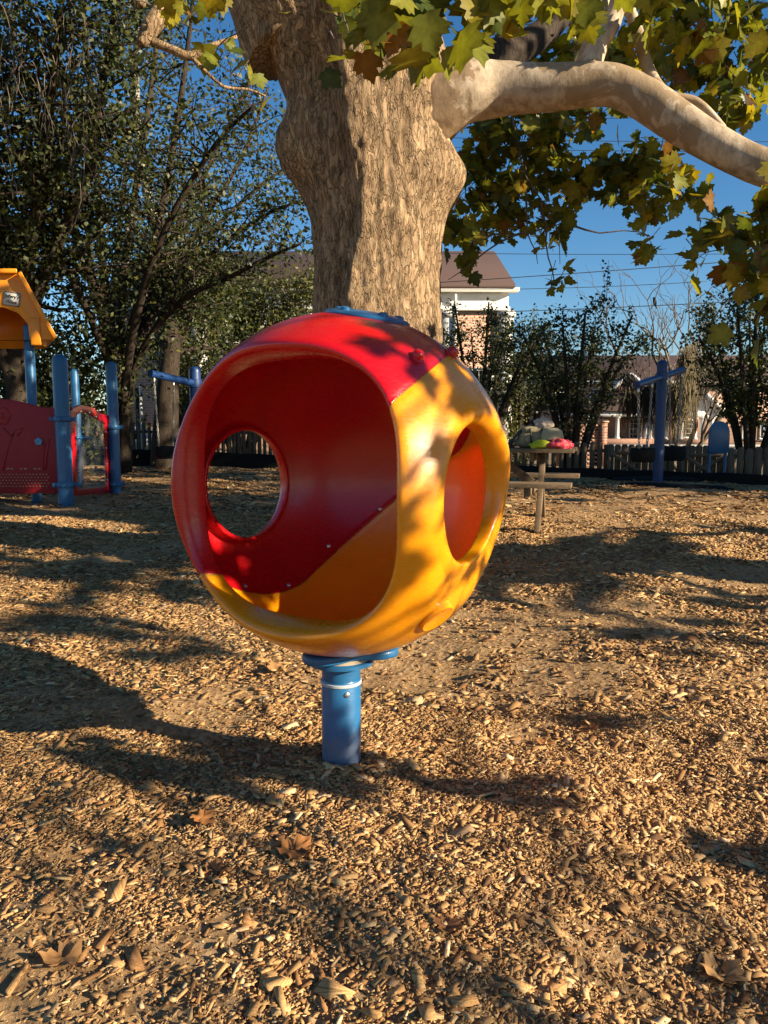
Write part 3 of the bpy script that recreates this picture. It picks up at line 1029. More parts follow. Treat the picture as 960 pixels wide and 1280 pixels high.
# cut stub hanging at the upper left, with thin side twigs
mb = MB()
for path in ([(250, -90, 5.4, 15), (226, -30, 5.3, 14), (207, 8, 5.2, 12), (186, 38, 5.1, 10), (176, 56, 5.05, 5)], [(176, 5, 5.1, 6), (168, -20, 5.2, 6), (172, -60, 5.3, 6)],
             [(190, 52, 5.1, 5), (215, 62, 5.1, 4.5), (238, 70, 5.1, 5), (262, 58, 5.15, 3), (296, 46, 5.2, 2)], [(240, 72, 5.1, 3), (256, 88, 5.1, 2), (280, 108, 5.15, 1.8), (310, 112, 5.2, 1.6), (332, 120, 5.2, 1.2)]):
    limb_mesh(mb, [P(a, b, d) for a, b, d, r in path], [pxr(r, d) for a, b, d, r in path], 16, 12, 6, .06)
mb.build('stub', M['bark'], syc, smooth=True)

# leaf masses: (px, py, rx, ry, D, depth, count, size)
rnd = random.Random(3)
CL = [
 (545, 12, 95, 42, 3.1, .25, 64, .13), (605, 20, 42, 36, 3.3, .3, 26, .13), (485, 50, 36, 24, 3.0, .2, 14, .13), (425, -2, 50, 12, 3.4, .2, 7, .12), (480, 6, 50, 18, 3.2, .2, 12, .13), (428, 48, 20, 16, 3.4, .1, 4, .12),
 (240, 0, 55, 14, 4.8, .3, 16, .12), (205, 22, 20, 18, 4.9, .2, 7, .11), (270, 90, 18, 12, 5.2, .1, 5, .12), (290, 106, 22, 10, 5.3, .1, 5, .12), (345, -14, 40, 8, 4.2, .2, 5, .12),
 (700, 8, 90, 24, 4.8, .5, 45, .14), (610, 190, 55, 45, 8.2, .8, 170, .15), (650, 165, 80, 40, 8.4, .9, 220, .15), (690, 205, 70, 50, 8.2, .9, 240, .15), (612, 255, 60, 45, 8.2, .8, 180, .15), (665, 262, 60, 40, 8.0, .8, 140, .15),
 (575, 300, 26, 40, 8.0, .5, 70, .17), (700, 300, 14, 50, 7.8, .3, 36, .15), (690, 340, 10, 30, 7.6, .2, 14, .15), (742, 228, 48, 26, 7.8, .6, 120, .16), (790, 215, 60, 24, 7.4, .6, 120, .16), (800, 258, 46, 22, 7.2, .5, 60, .15), (822, 292, 14, 26, 7.0, .3, 18, .14), (845, 235, 30, 26, 6.8, .5, 40, .15),
 (640, 105, 55, 25, 9.0, .8, 90, .17), (690, 45, 90, 40, 9.2, 1.0, 170, .17), (740, 140, 50, 26, 9, .6, 40, .16), (850, 40, 60, 40, 8.0, 1.0, 130, .17), (800, 95, 55, 30, 8.4, .8, 90, .16), (880, 85, 60, 40, 7.6, 1.0, 120, .17), (930, 40, 60, 60, 7.0, 1.0, 150, .17), (905, 140, 50, 26, 7.2, .8, 60, .16), (935, 120, 40, 50, 6.6, .8, 70, .17), (870, 12, 80, 22, 6.0, .6, 60, .17),
 (950, 285, 36, 30, 5.4, .5, 60, .14), (940, 335, 40, 34, 5.2, .5, 60, .14), (955, 385, 26, 34, 5.0, .4, 36, .14), (895, 290, 22, 20, 5.8, .3, 18, .14), (955, 255, 30, 18, 5.2, .3, 22, .15), (868, 322, 12, 12, 5.8, .2, 6, .13), (1010, 330, 40, 60, 5.0, .5, 50, .15),
]
mb = MB(); tw = MB()
for px, py, rx, ry, D, dd, cnt, sz in CL:
    if D > 6.5: cnt = int(cnt * .80); sz *= .86
    c = P(px, py, D)
    sx, sz_ = rx / FPX * D, ry / FPX * D
    # leaves gather along a few twigs that run through the mass
    nt_ = max(2, int(cnt / 9))
    src = Vector((c.x - rnd.uniform(-.2, .2) * sx, c.y, c.z + sz_ * .8))
    pts = []
    for t in range(nt_):
        e = RNG.uniform(-1, 1, 3)
        while (e ** 2).sum() > 1: e = RNG.uniform(-1, 1, 3)
        end = Vector((c.x + e[0] * sx, c.y + e[1] * dd, c.z + e[2] * sz_))
        st = src.lerp(end, rnd.uniform(.35, .7)) + Vector((rnd.gauss(0, .1), rnd.gauss(0, .1), rnd.uniform(0, .12)))
        path = wander(st, end, 4, .06, rnd, .05)
        tw.tube(path, [.0045, .004, .0035, .003, .002], 4, caps=False)
        for k in range(9):
            f = rnd.uniform(.1, 1.0)
            i = min(3, int(f * 4)); p = path[i].lerp(path[i + 1], f * 4 - i)
            pts.append(p + Vector((rnd.gauss(0, .07), rnd.gauss(0, .07), rnd.gauss(-.03, .06))))
    pts = pts[:cnt]
    add_leaves(mb, [list(p) for p in pts], sz, 'hang', (SYC_V, SYC_F), T_SYC, P_SYC)
# bare hanging twigs in front of the blue
for a, b, D in (((640, 145), (700, 330), 7.8), ((655, 235), (672, 330), 7.8), ((600, 300), (720, 280), 8), ((640, 150), (668, 250), 7.9), ((700, 282), (812, 296), 8), ((675, 250), (690, 365), 7.7), ((655, 290), (560, 350), 7.9)):
    tw.tube(wander(P(*a, D), P(*b, D), 7, .035, rnd), [.014, .012, .010, .008, .007, .006, .005, .003], 5, caps=False)
fol = mb.build('foliage', M['syc_leaf'], syc, tint=True)
tw.build('twigs', M['grey_bark'], syc, smooth=True)['kind'] = 'stuff'
# the wide crown above the picture
mb = MB(); br = MB()
tops = [P(270, -360, TD + .6), P(560, -460, TD + .8)]
for k in range(34):
    a = k * 2.399; rr = 1.2 + 5.6 * math.sqrt((k + .5) / 34)
    e = Vector((tb.x + rr * math.cos(a), TD + .5 + rr * math.sin(a), 7.2 + rnd.uniform(-.9, 3.2) - .09 * rr))
    if e.y < 2.2 or (e.x > 1.2 and e.y < 8.0): continue
    q_ = (e.z - CAM_H) * CP + e.y * -SP * -1; zc_ = e.y * CP - (e.z - CAM_H) * SP; v_ = 640 - FPX * ((e.z - CAM_H) * CP + e.y * SP) / zc_; u_ = 480 + FPX * e.x / zc_
    if u_ < 620 and v_ > -70 - 1250 / zc_: continue
    s = tops[k % 2] if e.z > 6.0 else Vector((tb.x, TD, 5.4))
    path = wander(s, e, 6, .05, rnd, .06)
    br.tube(path, list(np.linspace(.10, .02, 7)), 8, caps=False)
    n = 210
    q = np.array(e) + RNG.normal(0, 1, (n, 3)) * np.array([.75, .75, .5])
    add_leaves(mb, q, .2, 'hang', (SYC_V, SYC_F), T_SYC, P_SYC)
br.build('crown_branches', M['limb_bark'], syc, smooth=True)
mb.build('crown', M['syc_leaf'], syc, tint=True)

# ------------------------------------------------------------------ other trees
def poly_tree(name, label, cat, base, stems, rads, leaf_n, leaf_size, spread, tints, probs, bark, group=None, twigs=6, twig_len=.8, shape=None, tmpl=(QUAD_V, QUAD_F), kind='rand', seed=1, leafmat_='leaf', start=.3, spikes=0):
    """several stems from one base, side twigs, leaves along the twigs"""
    rnd = random.Random(seed)
    t = thing(name, label, cat, base, group)
    wood = MB(); lv = MB()
    ends = []
    for pts, r in zip(stems, rads):
        q, rr = smooth_path(pts, list(np.linspace(r, max(r * .22, .006), len(pts))), 5)
        wood.tube(q, rr, 8)
        n = len(q)
        for k in range(twigs):
            i = int(n * rnd.uniform(start, 1)) ; i = min(i, n - 1)
            s = q[i]
            d = Vector((rnd.gauss(0, 1), rnd.gauss(0, 1), rnd.gauss(.35, .5))).normalized() * twig_len * rnd.uniform(.5, 1.2)
            path = wander(s, s + d, 4, .08, rnd)
            wood.tube(path, list(np.linspace(max(rr[i] * .4, .007), .004, 5)), 5, caps=False)
            ends.append(path)
        ends.append(q[-max(5, n // 3):])
    per = max(1, leaf_n // max(1, len(ends)))
    C = []
    for path in ends:
        A = np.array([list(p) for p in path])
        f = RNG.uniform(.1, 1, per) * (len(A) - 1)
        i = np.minimum(f.astype(int), len(A) - 2)
        p = A[i] + (A[i + 1] - A[i]) * (f - i)[:, None]
        # clump leaves so that gaps of sky stay open
        sc_ = spread * (.35 + 1.0 * RNG.uniform(0, 1, (per, 1)) ** 1.5)
        C.append(p + RNG.normal(0, 1, (per, 3)) * sc_)
    add_leaves(lv, np.concatenate(C), leaf_size, kind, tmpl, tints, probs)
    for k in range(spikes):
        path = ends[rnd.randrange(len(ends))]
        s = max(path, key=lambda p: p.z)
        h = rnd.uniform(.5, 1.0)
        wood.tube([s, s + Vector((rnd.gauss(0, .04), 0, h))], [.008, .004], 5)
        zz = RNG.uniform(0, h, 46)
        ang = RNG.uniform(0, 6.28, 46)
        add_leaves(lv, np.array(s) + np.stack([.09 * np.cos(ang), .09 * np.sin(ang), zz], 1), leaf_size * .9, 'rand', tmpl, tints, probs)
    wood.build('trunk', bark, t, smooth=True)
    lv.build('crown', M[leafmat_], t, tint=True)
    return t

def pxpath(pts):
    return [P(a, b, d) for a, b, d in pts]

# many-stemmed dark tree at the left
MT = [[(150, 590, 14), (148, 480, 14), (130, 400, 13.6), (108, 330, 13.2), (80, 250, 12.8), (40, 120, 12.4), (10, 20, 12)],
      [(152, 590, 14), (150, 480, 14), (140, 420, 14), (128, 330, 14), (120, 210, 14), (108, 60, 14), (100, -40, 14)],
      [(154, 590, 14), (152, 470, 14), (151, 400, 14.2), (160, 300, 14.4), (182, 160, 14.6), (200, 20, 14.8), (205, -60, 15)],
      [(156, 590, 14), (156, 480, 14), (165, 410, 13.8), (188, 330, 13.5), (212, 210, 13.2), (232, 80, 13), (245, -40, 12.8)],
      [(158, 590, 14), (160, 480, 14), (172, 430, 14), (205, 370, 14.2), (245, 290, 14.5), (298, 205, 15), (335, 110, 15.5)],
      [(158, 590, 14), (162, 490, 14), (182, 430, 13.7), (228, 375, 13.2), (290, 345, 12.8), (335, 322, 12.4), (375, 305, 12)],
      [(152, 590, 14), (150, 490, 14.2), (142, 400, 15), (150, 280, 15.6), (165, 150, 16), (170, 20, 16.5)],
      [(150, 590, 14), (143, 480, 13.6), (118, 410, 13), (90, 350, 12.4), (50, 290, 12), (0, 230, 11.6)],
      [(154, 590, 14), (158, 470, 13.4), (180, 360, 12.6), (215, 270, 12), (270, 180, 11.6), (320, 130, 11.2)]]
MT += [[(156, 590, 14), (160, 480, 14), (190, 390, 14.2), (255, 300, 14.6), (322, 235, 15), (378, 196, 15.4)], [(156, 590, 14), (162, 485, 14), (200, 400, 13.6), (262, 320, 13.2), (330, 270, 13), (380, 250, 12.8)], [(154, 590, 14), (160, 470, 14), (200, 330, 14.4), (270, 190, 15), (330, 60, 15.4), (350, -30, 15.6)]]
MTR = [.09, .09, .10][:0] + [.16, .14, .13, .13, .12, .09, .12, .10, .10]
MT = [[(a, b, d * 1.36) for a, b, d in s] for s in MT]
poly_tree('evergreen_tree', 'tall dark evergreen with many thin stems fanning up from one base, left of the sycamore', 'tree', (P(152, 590, 19).x, 19, 0), [pxpath(s) for s in MT], [r * 1.25 for r in MTR + [.09, .08, .09]], 19000, .105, .26, T_DARK, P_DARK, M['dark_bark'], twigs=42, twig_len=1.6, seed=5, start=.42)
# dense oak mass filling the upper left corner, with grey drooping twigs
OK_ = [[(30, 600, 17), (20, 450, 17), (10, 330, 16.5), (-10, 200, 15.5), (-40, 60, 14)],
       [(30, 600, 17), (24, 440, 17), (40, 300, 16), (60, 160, 15), (75, 20, 14)],
       [(30, 600, 17), (28, 440, 17), (60, 330, 16.5), (110, 220, 16), (130, 90, 15.5), (150, -20, 15)],
       [(30, 600, 17), (15, 470, 17), (-50, 350, 16), (-120, 240, 15), (-160, 80, 14)]]
oak = poly_tree('live_oak', 'broad dark live oak with grey drooping twigs in the upper left corner', 'tree', G(30, 600), [pxpath(s) for s in OK_], [.3, .22, .22, .22], 24000, .11, .30, T_DARK, P_DARK, M['dark_bark'], twigs=70, twig_len=1.8, seed=8, start=.4)
mb = MB()
rnd = random.Random(21)
for k in range(70):
    s = P(rnd.uniform(-20, 115), rnd.uniform(0, 190), rnd.uniform(11.5, 13))
    L = rnd.uniform(.4, 1.3)
    path = [s]
    dx = rnd.uniform(-.5, .5)
    for j in range(1, 6):
        path.append(s + Vector((dx * L * j / 5, rnd.gauss(0, .02), -L * (j / 5) ** 1.4)) + Vector((rnd.gauss(0, .02), 0, 0)))
    mb.tube(path, list(np.linspace(.009, .003, 6)), 4, caps=False)
mb.build('drooping_twigs', M['grey_bark'], oak, smooth=True)

def blob_shrub(name, label, cat, base, size, n, ls, tints, probs, seed, group=None, bark='dark_bark', clumps=16):
    """a bush: short stems and leaf clumps spread through an uneven volume"""
    rnd = random.Random(seed)
    base = Vector(base); sx, sy, sz = size
    t = thing(name, label, cat, base, group)
    wood = MB(); lv = MB(); C = []
    for k in range(clumps):
        a = rnd.uniform(0, 6.28); r = math.sqrt(rnd.random())
        h = rnd.uniform(.25, 1.0)
        w_ = math.sin(min(1, h * 1.25) * math.pi / 2) if h < .8 else .75
        e = base + Vector((sx * r * w_ * math.cos(a), sy * r * w_ * math.sin(a), sz * h))
        path = wander(base + Vector((.1 * math.cos(a), .1 * math.sin(a), 0)), e, 4, .06, rnd)
        wood.tube(path, list(np.linspace(.035, .008, 5)), 5, caps=False)
        m = n // clumps
        C.append(np.array(e) + RNG.normal(0, 1, (m, 3)) * np.array([sx * .24, sy * .24, sz * .14]) * rnd.uniform(.6, 1.25))
    C = np.concatenate(C); C[:, 2] = np.maximum(C[:, 2], base.z + .03)
    add_leaves(lv, C, ls, 'rand', (QUAD_V, QUAD_F), tints, probs)
    wood.build('stems', M[bark], t, smooth=True)
    lv.build('foliage', M['leaf'], t, tint=True)
    return t
def base_at(px, D, z=-.42):
    p = P(px, 600, D); return Vector((p.x, D, z))
blob_shrub('evergreen_bush', 'tall dark evergreen bush behind the yellow roof', 'bush', base_at(35, 18), (2.2, 1.2, 4.2), 14000, .12, T_DARK, P_DARK, 31, clumps=40)
blob_shrub('evergreen_bush', 'sunlit yellow-green bush between the yellow roof and the dark stems', 'bush', base_at(82, 21), (1.0, .8, 3.3), 4200, .12, T_MID, P_MID, 32, clumps=22)
blob_shrub('evergreen_bush', 'low pale green bush at the left edge under the yellow roof', 'bush', base_at(8, 20), (.7, .6, 1.9), 1800, .11, T_MID, P_MID, 33)
# light barked tree
poly_tree('white_barked_tree', 'tall slim white barked tree standing behind the dark many-stemmed evergreen', 'tree', base_at(210, 24), [pxpath([(208, 600, 24), (206, 480, 24), (203, 380, 24), (196, 300, 24), (176, 200, 24), (170, 100, 24), (172, 10, 24), (180, -80, 24)]), pxpath([(202, 370, 24), (215, 340, 24.3), (232, 290, 24.5), (250, 230, 25)])], [.21, .11], 2600, .14, .5, T_MID, P_MID, M['pale_bark'], twigs=12, twig_len=1.6, seed=12, start=.45)
# dark trunk behind the left swing
poly_tree('oak_tree', 'thick dark leaning trunk rising behind the left swing', 'tree', base_at(208, 22.5), [pxpath([(206, 600, 22.5), (207, 540, 22.5), (210, 480, 22.5), (214, 420, 22.5), (205, 350, 23), (190, 290, 23.5)]), pxpath([(211, 460, 22.5), (226, 420, 22.9), (248, 390, 23.5), (275, 372, 24)]), pxpath([(209, 440, 22.5), (192, 400, 22.9), (170, 375, 23.5)])], [.46, .23, .18], 9000, .12, .42, T_DARK, P_DARK, M['dark_bark'], twigs=16, twig_len=1.5, seed=14, start=.5)
# sunlit trees in front of the brick house
for k, (px, D, w_, h_, lab) in enumerate(((232, 29, 1.8, 7.2, 'sunlit yellow-green tree in front of the brick house, left of the white window'), (300, 30.5, 1.9, 6.6, 'thin sunlit tree over the white arched window of the brick house'), (362, 30, 1.6, 6.9, 'sunlit olive tree against the left side of the sycamore trunk'))):
    b_ = base_at(px, D)
    r_ = random.Random(40 + k)
    st = [[b_, b_ + Vector((r_.gauss(0, .1), 0, h_ * .35)), b_ + Vector((r_.uniform(-1, 1) * w_ * .6, r_.uniform(-.6, .6), h_ * .7)), b_ + Vector((r_.uniform(-1, 1) * w_, r_.uniform(-1, 1), h_))] for _ in range(6)]
    poly_tree('shade_tree', lab, 'tree', b_, st, [.11] * 6, 10000, .13, .32, T_MID, P_MID, M['grey_bark'], twigs=12, twig_len=1.0, seed=50 + k, start=.35)

# crape myrtles: dark multi-stemmed, upright seed spikes
def crape(px, D, h, wd, lab, seed, n=5200, zb=-.42, py=None, lean=0.0):
    b_ = base_at(px, D, zb)
    r_ = random.Random(seed)
    st = []
    for k in range(9):
        a = k * 2.399 + r_.uniform(-.3, .3)
        ro = wd * math.sqrt((k + .6) / 9)
        st.append([b_ + Vector((.09 * math.cos(a), .09 * math.sin(a), 0)), b_ + Vector((ro * .28 * math.cos(a) + lean * .2, ro * .28 * math.sin(a), h * .3)),
                   b_ + Vector((ro * .62 * math.cos(a) + lean * .6, ro * .62 * math.sin(a), h * .62)), b_ + Vector((ro * math.cos(a) + lean, ro * math.sin(a), h * r_.uniform(.78, 1.02)))])
    return poly_tree('crape_myrtle', lab, 'tree', b_, st, [.075 + .02 * (k % 3) for k in range(9)], n, .10, .15, T_DARK, P_DARK, M['dark_bark'], group='crape myrtles along the fence', twigs=15, twig_len=.75, seed=seed, start=.42, spikes=7)
crape(714, 21.5, 4.8, 2.1, 'dark crape myrtle with spread stems right behind the picnic table', 61, 7000)
crape(598, 24, 5.2, 2.3, 'dark crape myrtle in front of the brown roofed house, beside the sycamore trunk', 62, 7000)
crape(650, 27, 4.6, 1.6, 'smaller crape myrtle between the ball and the picnic table tree', 63, 4200)
crape(935, 19.5, 4.6, 2.0, 'dark crape myrtle at the right edge behind the board fence', 64, 8500, lean=-.3)
crape(300, 26, 4.6, 2.4, 'dark leafy crape myrtle behind the red part of the ball', 65, 6000)
crape(248, 24.5, 4.0, 1.6, 'dark crape myrtle behind the left swing post', 66, 4200)
crape(360, 27.5, 5.4, 1.5, 'dark crape myrtle touching the left edge of the sycamore trunk', 67, 4200)

# bare tree hung with grey moss
b_ = base_at(850, 27)
r_ = random.Random(5)
bare = thing('bare_tree', 'bare grey tree hung with Spanish moss behind the right swing post', 'tree', b_)
wood = MB(); tips = []
def grow(p, d, L, r, lev):
    e = p + d * L
    path = wander(p, e, 4, .07, r_)
    wood.tube(path, list(np.linspace(r, r * .6, 5)), 6 if lev < 3 else 4, caps=False)
    tips.append((path, lev))
    if lev >= 5: return
    for k in range(3 if lev < 4 else 2):
        nd = (d + Vector((r_.gauss(0, .55), r_.gauss(0, .45), r_.gauss(.12, .3)))).normalized()
        s = path[r_.choice((2, 3, 4, 4))]
        grow(s, nd, L * r_.uniform(.58, .82), r * .55, lev + 1)
for d in (Vector((.25, 0, 1)), Vector((-.5, .1, 1)), Vector((.6, -.1, .9)), Vector((-.15, 0, 1))):
    grow(b_, d.normalized(), 2.75, .10, 1)
wood.build('trunk', M['grey_bark'], bare, smooth=True)
def moss_mass(mb, px0, px1, py0, py1, D, n, L0, L1, tint):
    for k in range(n):
        s = P(r_.uniform(px0, px1), r_.uniform(py0, py1), D + r_.uniform(-.6, .6))
        L = r_.uniform(L0, L1); w_ = r_.uniform(.05, .12)
        for q in range(34):
            a = s + Vector((r_.gauss(0, w_), r_.gauss(0, w_), r_.uniform(-.15, .1)))
            ll = L * r_.random() ** .6
            pth = [a]
            dx = r_.gauss(0, .03)
            for j in range(1, 5):
                pth.append(a + Vector((dx * j + r_.gauss(0, .02), r_.gauss(0, .02), -ll * j / 4)))
            m3 = MB(); m3.tube(pth, [.006, .011, .010, .007, .003], 3, caps=False)
            g = r_.uniform(.6, 1.3)
            mb.add(m3.V[0], m3.F, tuple(c * g for c in tint))
mm = MB()
moss_mass(mm, 780, 828, 462, 500, 26, 24, .7, 2.0, (.10, .09, .075))
moss_mass(mm, 836, 872, 425, 500, 25, 20, .7, 2.2, (.19, .155, .095))
moss_mass(mm, 860, 900, 440, 490, 26, 10, .6, 1.6, (.10, .085, .06))
mm.build('spanish_moss', M['moss'], bare, tint=True)
blob_shrub('round_bush', 'small round olive bush left of the bag on the picnic table', 'bush', base_at(648, 25), (.75, .6, 1.75), 1600, .09, T_MID, P_MID, 71)

def along(p, L, dx=0, dy=0, dz=0):
    q = Vector(p) + SUN * L
    return (q.x + dx, q.y + dy, q.z + dz)
# big trees out of frame on the right: they throw the shade on the fence line, the ball and the mulch
def shade_caster(name, lab, base, trunk_h, r0, clumps, seed, n_each, ls):
    rnd = random.Random(seed)
    t = thing(name, lab, 'tree', base)
    wood = MB(); lv = MB()
    b0 = Vector(base)
    crot = b0 + Vector((0, 0, trunk_h))
    limb_mesh(wood, [b0 - Vector((0, 0, .2)), b0 + Vector((0, 0, .4)), b0 + Vector((.05, 0, trunk_h * .6)), crot, crot + Vector((0, 0, .5))], [r0 * 1.35, r0 * 1.08, r0, r0 * .95, r0 * .7], 24, seed, 6, .05)
    for (cx_, cy_, cz_, sp, *cn) in clumps:
        e = Vector((cx_, cy_, cz_))
        path = wander(crot if e.z > trunk_h * .8 else b0 + Vector((0, 0, trunk_h * .7)), e, 6, .05, rnd, .08)
        wood.tube(path, list(np.linspace(r0 * .32 if r0 > .2 else .016, .008 if r0 < .2 else .02, 7)), 8, caps=False)
        m_ = cn[0] if cn else n_each if sp > .1 else (10 if sp > .06 and sp < .08 else 5)
        q = np.array(e) + RNG.normal(0, 1, (m_, 3)) * np.array([sp, sp, sp * .6])
        add_leaves(lv, q, ls, 'hang', (SYC_V, SYC_F), T_SYC, P_SYC)
    wood.build('trunk', M['bark'], t, smooth=True)
    lv.build('crown', M['syc_leaf'], t, tint=True)
    return t
rnd = random.Random(9)
cl = [(18 + 4.6 * math.cos(k * 2.399) * math.sqrt((k + .5) / 46), 11.5 + 4.6 * math.sin(k * 2.399) * math.sqrt((k + .5) / 46), rnd.uniform(2.6, 11.5), 1.0) for k in range(46)]
shade_caster('shade_oak', 'broad leafy tree out of frame to the right, shading the fence line', (18, 11.5, 0), 3.2, .45, cl, 91, 150, .3)
cl = [along(G(70, 712), 14) + (.34, 45), along(G(190, 728), 14) + (.30, 30), along(G(10, 700), 14) + (.3, 40), along(G(40, 782), 13) + (.2, 30), along(G(120, 790), 13) + (.16, 18), along(G(690, 772), 9) + (.26, 12), along(G(860, 800), 8.5) + (.28, 12), along(G(780, 660), 9) + (.22, 8), along(G(930, 660), 8) + (.3, 30), along(G(640, 715), 9.5) + (.2, 26), along(G(900, 745), 8.5) + (.2, 22)] + [(11 + 2.5 * math.cos(k * 2.399) * math.sqrt((k + .5) / 22), 6.0 + 2.0 * math.sin(k * 2.399) * math.sqrt((k + .5) / 22), rnd.uniform(5.4, 9.0), .6) for k in range(22)]
shade_caster('shade_sycamore', 'tall straight tree out of frame to the right, its trunk shadow crossing the mulch', (10.8, 2.75, 0), 5.0, .60, cl, 92, 150, .2)
B = BC
cl = [along(B + Vector((.15, 0, .35)), 4.6) + (.16,), along(B + Vector((-.1, 0, .42)), 4.4) + (.15,), along(B + Vector((-.2, 0, .1)), 5.0) + (.18,), along(B + Vector((.1, 0, -.15)), 4.8) + (.14,), along(B + Vector((.35, 0, .05)), 5.2) + (.13,), along(B + Vector((.1, -.4, 0)), 4.7) + (.14, 11), along(B + Vector((.05, -.4, -.3)), 5.1) + (.10, 7), along(B + Vector((.35, -.2, -.3)), 4.6) + (.10, 7),
      along(G(535, 980), 4.4) + (.07,), along(G(330, 955), 4.8) + (.07,), along(G(230, 958), 5.2) + (.07,), along(G(100, 940), 5.4) + (.07,), along(G(750, 895), 4.6) + (.05, 4), along(G(900, 1070), 3.8) + (.05, 3)]
shade_caster('young_sycamore', 'young low leafed tree out of frame to the right, dappling the ball with shade', (7.2, -2.6, 0), 1.6, .09, cl, 93, 17, .15)
# ------------------------------------------------------------------ edging and fences
def offset_line(xs, off):
    return [Vector((x, float(border_y(x)) + off, 0)) for x in xs]
edg = thing('playground_edging', 'low black plastic edging that holds in the mulch along the fence', 'edging', (0, float(border_y(0)), 0))
mb = MB()
line = offset_line(np.linspace(-16, 13, 90), 0.0)
nrm = []
for i, p in enumerate(line):
    t = (line[min(i + 1, len(line) - 1)] - line[max(i - 1, 0)]).normalized()
    nrm.append(Vector((-t.y, t.x, 0)))
Vv = []
for i, p in enumerate(line):
    ht = float(np.interp(p.x, [-16, -8, 0, 4, 13], [.52, .5, .30, .22, .20])) + .012 * math.sin(i * 1.7)
    for dx, z in ((-.09, -.25), (-.09, ht - .02), (-.06, ht), (.06, ht), (.09, ht - .02), (.09, -.5)):
        q = p + nrm[i] * dx
        Vv.append((q.x, q.y, z))
i = np.arange(len(line) - 1)[:, None] * 6 + np.arange(5)[None]
mb.add(Vv, np.stack([i, i + 6, i + 7, i + 1], -1).reshape(-1, 4))
mb.build('edging_board', M['edging'], edg)

def picket_fence(name, label, pts, ztop, zbot, pitch, wd, mat, seed, group='picket fences along the playground', gap_rail=True):
    rnd = random.Random(seed)
    pts = [Vector(p) for p in pts]
    t = thing(name, label, 'fence', (pts[0].x, pts[0].y, zbot), group)
    pk, rails = MB(), MB()
    seg = [(pts[i + 1] - pts[i]).length for i in range(len(pts) - 1)]
    tot = sum(seg)
    s = 0
    while s < tot:
        d, k = s, 0
        while k < len(seg) - 1 and d > seg[k]: d -= seg[k]; k += 1
        p = pts[k].lerp(pts[k + 1], d / seg[k]); tv = (pts[k + 1] - pts[k]).normalized(); nv = Vector((tv.y, -tv.x, 0))
        h = ztop(s / tot) + rnd.uniform(-.02, .02)
        w_ = wd * rnd.uniform(.9, 1.05); c = w_ * .25
        lean = rnd.gauss(0, .008)
        ex = Vector((tv.x, tv.y, lean)); 
        pk.prism([(-w_ / 2, zbot), (w_ / 2, zbot), (w_ / 2, h - c), (w_ / 2 - c, h), (-w_ / 2 + c, h), (-w_ / 2, h - c)], p - Vector((0, 0, 0)), tv, (lean, 0, 1), nv, .02)
        s += pitch
    pk.build('picket_panel', mat, t)
    for zr in (.30, .82):
        for k in range(len(pts) - 1):
            a, b = pts[k], pts[k + 1]
            tv = (b - a).normalized(); nv = Vector((tv.y, -tv.x, 0))
            za = zbot + (ztop(sum(seg[:k]) / tot) - zbot) * zr; zb = zbot + (ztop(sum(seg[:k + 1]) / tot) - zbot) * zr
            r = MB(); r.beam(Vector((a.x, a.y, za)) - nv * .024, Vector((b.x, b.y, zb)) - nv * .024, .04, .09)
            r.build('rail', mat, t)
    n = max(2, int(tot / 2.4))
    for q in range(n + 1):
        s = tot * q / n; d, k = s, 0
        while k < len(seg) - 1 and d > seg[k]: d -= seg[k]; k += 1
        p = pts[k].lerp(pts[k + 1], min(1, d / seg[k])); tv = (pts[k + 1] - pts[k]).normalized(); nv = Vector((tv.y, -tv.x, 0))
        h = ztop(s / tot)
        r = MB(); c = p - nv * .10; r.box((c.x, c.y, (zbot + h - .06) / 2), (.10, .10, h - .06 - zbot), math.atan2(tv.y, tv.x))
        r.build('post', mat, t)
    return t
def fp(px, D): p = P(px, 560, D); return (p.x, p.y, 0)
picket_fence('picket_fence', 'dark picket fence behind the left swing, light showing between its pickets', [fp(-60, 24.6), fp(120, 24.6), fp(240, 24.4), fp(400, 23.6)], lambda f: 1.36 - .08 * f, -.42, .172, .118, M['fence_wood'], 1)
picket_fence('picket_fence', 'weathered picket fence from the ball to the wooden gates, behind the picnic table', [fp(400, 23.4), fp(560, 21.8), fp(640, 20.6), fp(757, 19.6)], lambda f: 1.20 - .42 * min(1, f * 1.25), -.42, .195, .125, M['fence_wood'], 2)
